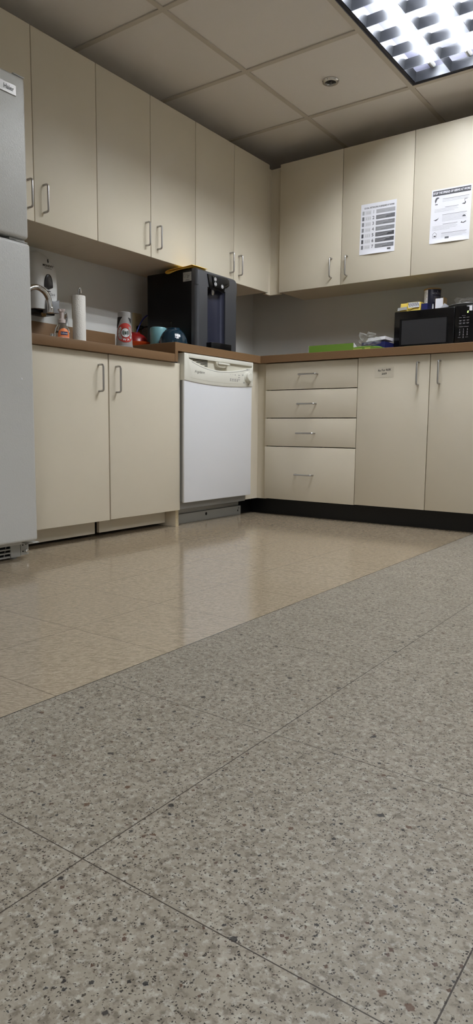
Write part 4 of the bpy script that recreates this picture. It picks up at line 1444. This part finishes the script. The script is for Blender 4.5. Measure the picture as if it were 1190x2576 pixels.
# ------------------------------------------------------------------ posters
def sheet(cen, w_, h_, face, rot, curl, root):
    R, U, N = FRAME[face]
    ca_, sa_ = math.cos(rot), math.sin(rot)
    bm = bmesh.new()
    rows = []
    nx, ny = 8, 24
    for j in range(ny + 1):
        v = -h_ / 2 + h_ * j / ny
        row = []
        for i in range(nx + 1):
            u = -w_ / 2 + w_ * i / nx
            lift = 0.0006 + curl * max(0, 1 - (v + h_ / 2) / (0.10 * h_)) ** 2 * math.sin(PI * i / nx)
            row.append(bm.verts.new(Vector(cen) + R * (u * ca_ - v * sa_) + U * (u * sa_ + v * ca_) + N * lift))
        rows.append(row)
    for a, b in zip(rows, rows[1:]):
        for i in range(nx):
            bm.faces.new((a[i], a[i + 1], b[i + 1], b[i]))
    return put('sheet', bm, M['paper'], root, recalc=False)


def tones(v):
    k = 'grey_tone_%d' % v
    if k not in M:
        M[k] = mat(k, (v, v, v + 4), 0.7)
    return M[k]


c1 = (1.0415, YU, 1.601)
rot1 = -0.018
t = thing('safety_poster', 'white printed poster with seven numbered grey bars taped to a cabinet door', 'poster', c1, 'printed notices on the wall cabinets')
sheet(c1, 0.209, 0.270, 'y-', rot1, 0.007, t)


def place(c, rot, u, v):
    R, U, N = FRAME['y-']
    return Vector(c) + R * (u * math.cos(rot) - v * math.sin(rot)) + U * (u * math.sin(rot) + v * math.cos(rot))


put('header_lettering', text_bm('SOCIAL DISTANCING GUIDELINES AT WORK', 0.0118, place(c1, rot1, 0.004, 0.112), 'y-', bold=0.00025, rot=rot1, depth=0.0010, sx=0.74), M['ink'], t, False)
shades = [168, 104, 124, 132, 74, 84, 116]
for k in range(7):
    v = 0.0875 - 0.0305 * k
    bm = patch(-0.012, 0.098, v - 0.0105, v + 0.0105, c1, 'y-', 0.0010, rot1)
    put('printed_bar', bm, tones(shades[k]), t, False)
    put('printed_block', patch(-0.0955, -0.083, v - 0.0105, v + 0.0105, c1, 'y-', 0.0010, rot1), tones(shades[k]), t, False)
    put('numeral', text_bm(str(k + 1), 0.0235, place(c1, rot1, -0.028, v), 'y-', bold=0.0006, rot=rot1, depth=0.0010), tones(max(60, shades[k] - 10)), t, False)
bm = bmesh.new()
for k in range(7):
    v = 0.0875 - 0.0305 * k
    for r in range(3):
        patch(-0.009, 0.085 - 0.012 * ((r * 2 + k) % 4) - (0.03 if r == 2 else 0), v + 0.0045 - 0.005 * r, v + 0.0058 - 0.005 * r, c1, 'y-', 0.0014, rot1, into=bm)
put('bar_print', bm, tones(190), t, False)
bm = bmesh.new()
for k in range(7):
    v = 0.0875 - 0.0305 * k
    patch(-0.079, -0.042, v - 0.0115, v + 0.0115, c1, 'y-', 0.0008, rot1, into=bm)
put('pictogram_panel', bm, tones(212), t, False)
bm = bmesh.new()
rnd = random.Random(2)
for k in range(7):
    v = 0.0875 - 0.0305 * k
    for i in range(3):
        u = -0.070 + 0.0105 * i + 0.003 * rnd.random()
        poly_patch(circ(u, v + 0.004, 0.0022, 8), c1, 'y-', 0.0011, rot1, into=bm)
        patch(u - 0.002, u + 0.002, v - 0.007, v + 0.001, c1, 'y-', 0.0011, rot1, into=bm)
put('pictogram', bm, tones(180), t, False)
bm = patch(0.062, 0.082, -0.1215, -0.1125, c1, 'y-', 0.0024, rot1)
put('stamp_mark', bm, tones(92), t, False)

c2 = (1.445, YU, 1.603)
rot2 = -0.018
t = thing('safety_poster', 'white germ notice with a dark title bar and small drawings taped to a cabinet door', 'poster', c2, 'printed notices on the wall cabinets')
sheet(c2, 0.209, 0.270, 'y-', rot2, 0.007, t)
put('title_bar', patch(-0.098, 0.099, 0.103, 0.128, c2, 'y-', 0.0010, rot2), tones(78), t, False)
put('title_lettering', text_bm('STOP THE SPREAD OF GERMS AT WORK', 0.0150, place(c2, rot2, 0.001, 0.1155), 'y-', bold=0.0005, rot=rot2, depth=0.0014, sx=0.71), M['paper'], t, False)
bm = bmesh.new()
bl = bmesh.new()
for (v, u0, u1, n_) in ((0.083, -0.045, 0.092, 3), (0.041, -0.085, 0.040, 4), (0.004, -0.042, 0.085, 6), (-0.043, -0.092, 0.040, 5), (-0.088, -0.042, 0.090, 4)):
    for r in range(n_):
        tgt = bl if r == 0 else bm
        sh_ = 0.020 * ((r * 3 + n_) % 3) if r == n_ - 1 else 0.006 * (r % 2)
        patch(u0 + (0.055 if (r == 0 and u0 < -0.08) else 0.0), u1 - sh_, v - 0.0062 * r - 0.0007, v - 0.0062 * r + (0.0012 if r == 0 else 0.0006), c2, 'y-', 0.0010, rot2, into=tgt)
put('body_print', bm, tones(176), t, False)
put('heading_print', bl, tones(130), t, False)
# small drawings: side face, hands under a tap, wiping hand, masked head, house
bm = poly_patch([(-0.083, 0.066), (-0.086, 0.080), (-0.082, 0.092), (-0.072, 0.096), (-0.063, 0.093), (-0.066, 0.089), (-0.074, 0.085), (-0.078, 0.075)], c2, 'y-', 0.0010, rot2)
patch(-0.084, -0.070, 0.058, 0.062, c2, 'y-', 0.0010, rot2, into=bm)
poly_patch([(0.058, 0.044), (0.072, 0.041), (0.078, 0.048), (0.076, 0.055), (0.070, 0.056), (0.073, 0.049), (0.060, 0.047)], c2, 'y-', 0.0010, rot2, into=bm)
patch(0.070, 0.072, 0.058, 0.068, c2, 'y-', 0.0010, rot2, into=bm)
patch(0.070, 0.084, 0.067, 0.069, c2, 'y-', 0.0010, rot2, into=bm)
poly_patch([(-0.088, -0.017), (-0.075, -0.022), (-0.064, -0.015), (-0.060, -0.006), (-0.066, -0.012), (-0.078, -0.016)], c2, 'y-', 0.0010, rot2, into=bm)
poly_patch(circ(0.072, -0.020, 0.0095, 12, 0.2, PI - 0.2), c2, 'y-', 0.0010, rot2, into=bm)
poly_patch([(0.056, -0.048), (0.062, -0.041), (0.066, -0.047), (0.072, -0.046), (0.082, -0.041), (0.086, -0.044), (0.072, -0.051)], c2, 'y-', 0.0010, rot2, into=bm)
for seg in (((-0.090, -0.088), (-0.078, -0.079)), ((-0.078, -0.079), (-0.066, -0.088)), ((-0.088, -0.106), (-0.088, -0.088)), ((-0.068, -0.106), (-0.068, -0.088)), ((-0.088, -0.106), (-0.068, -0.106))):
    (a0, b0), (a1, b1) = seg
    L = math.hypot(a1 - a0, b1 - b0)
    nx_, ny_ = -(b1 - b0) / L * 0.0006, (a1 - a0) / L * 0.0006
    poly_patch([(a0 + nx_, b0 + ny_), (a1 + nx_, b1 + ny_), (a1 - nx_, b1 - ny_), (a0 - nx_, b0 - ny_)], c2, 'y-', 0.0010, rot2, into=bm)
patch(-0.082, -0.071, -0.102, -0.096, c2, 'y-', 0.0010, rot2, into=bm)
put('drawing', bm, tones(88), t, False)
put('stamp_mark', patch(-0.022, -0.001, -0.1165, -0.1075, c2, 'y-', 0.0020, rot2), tones(104), t, False)
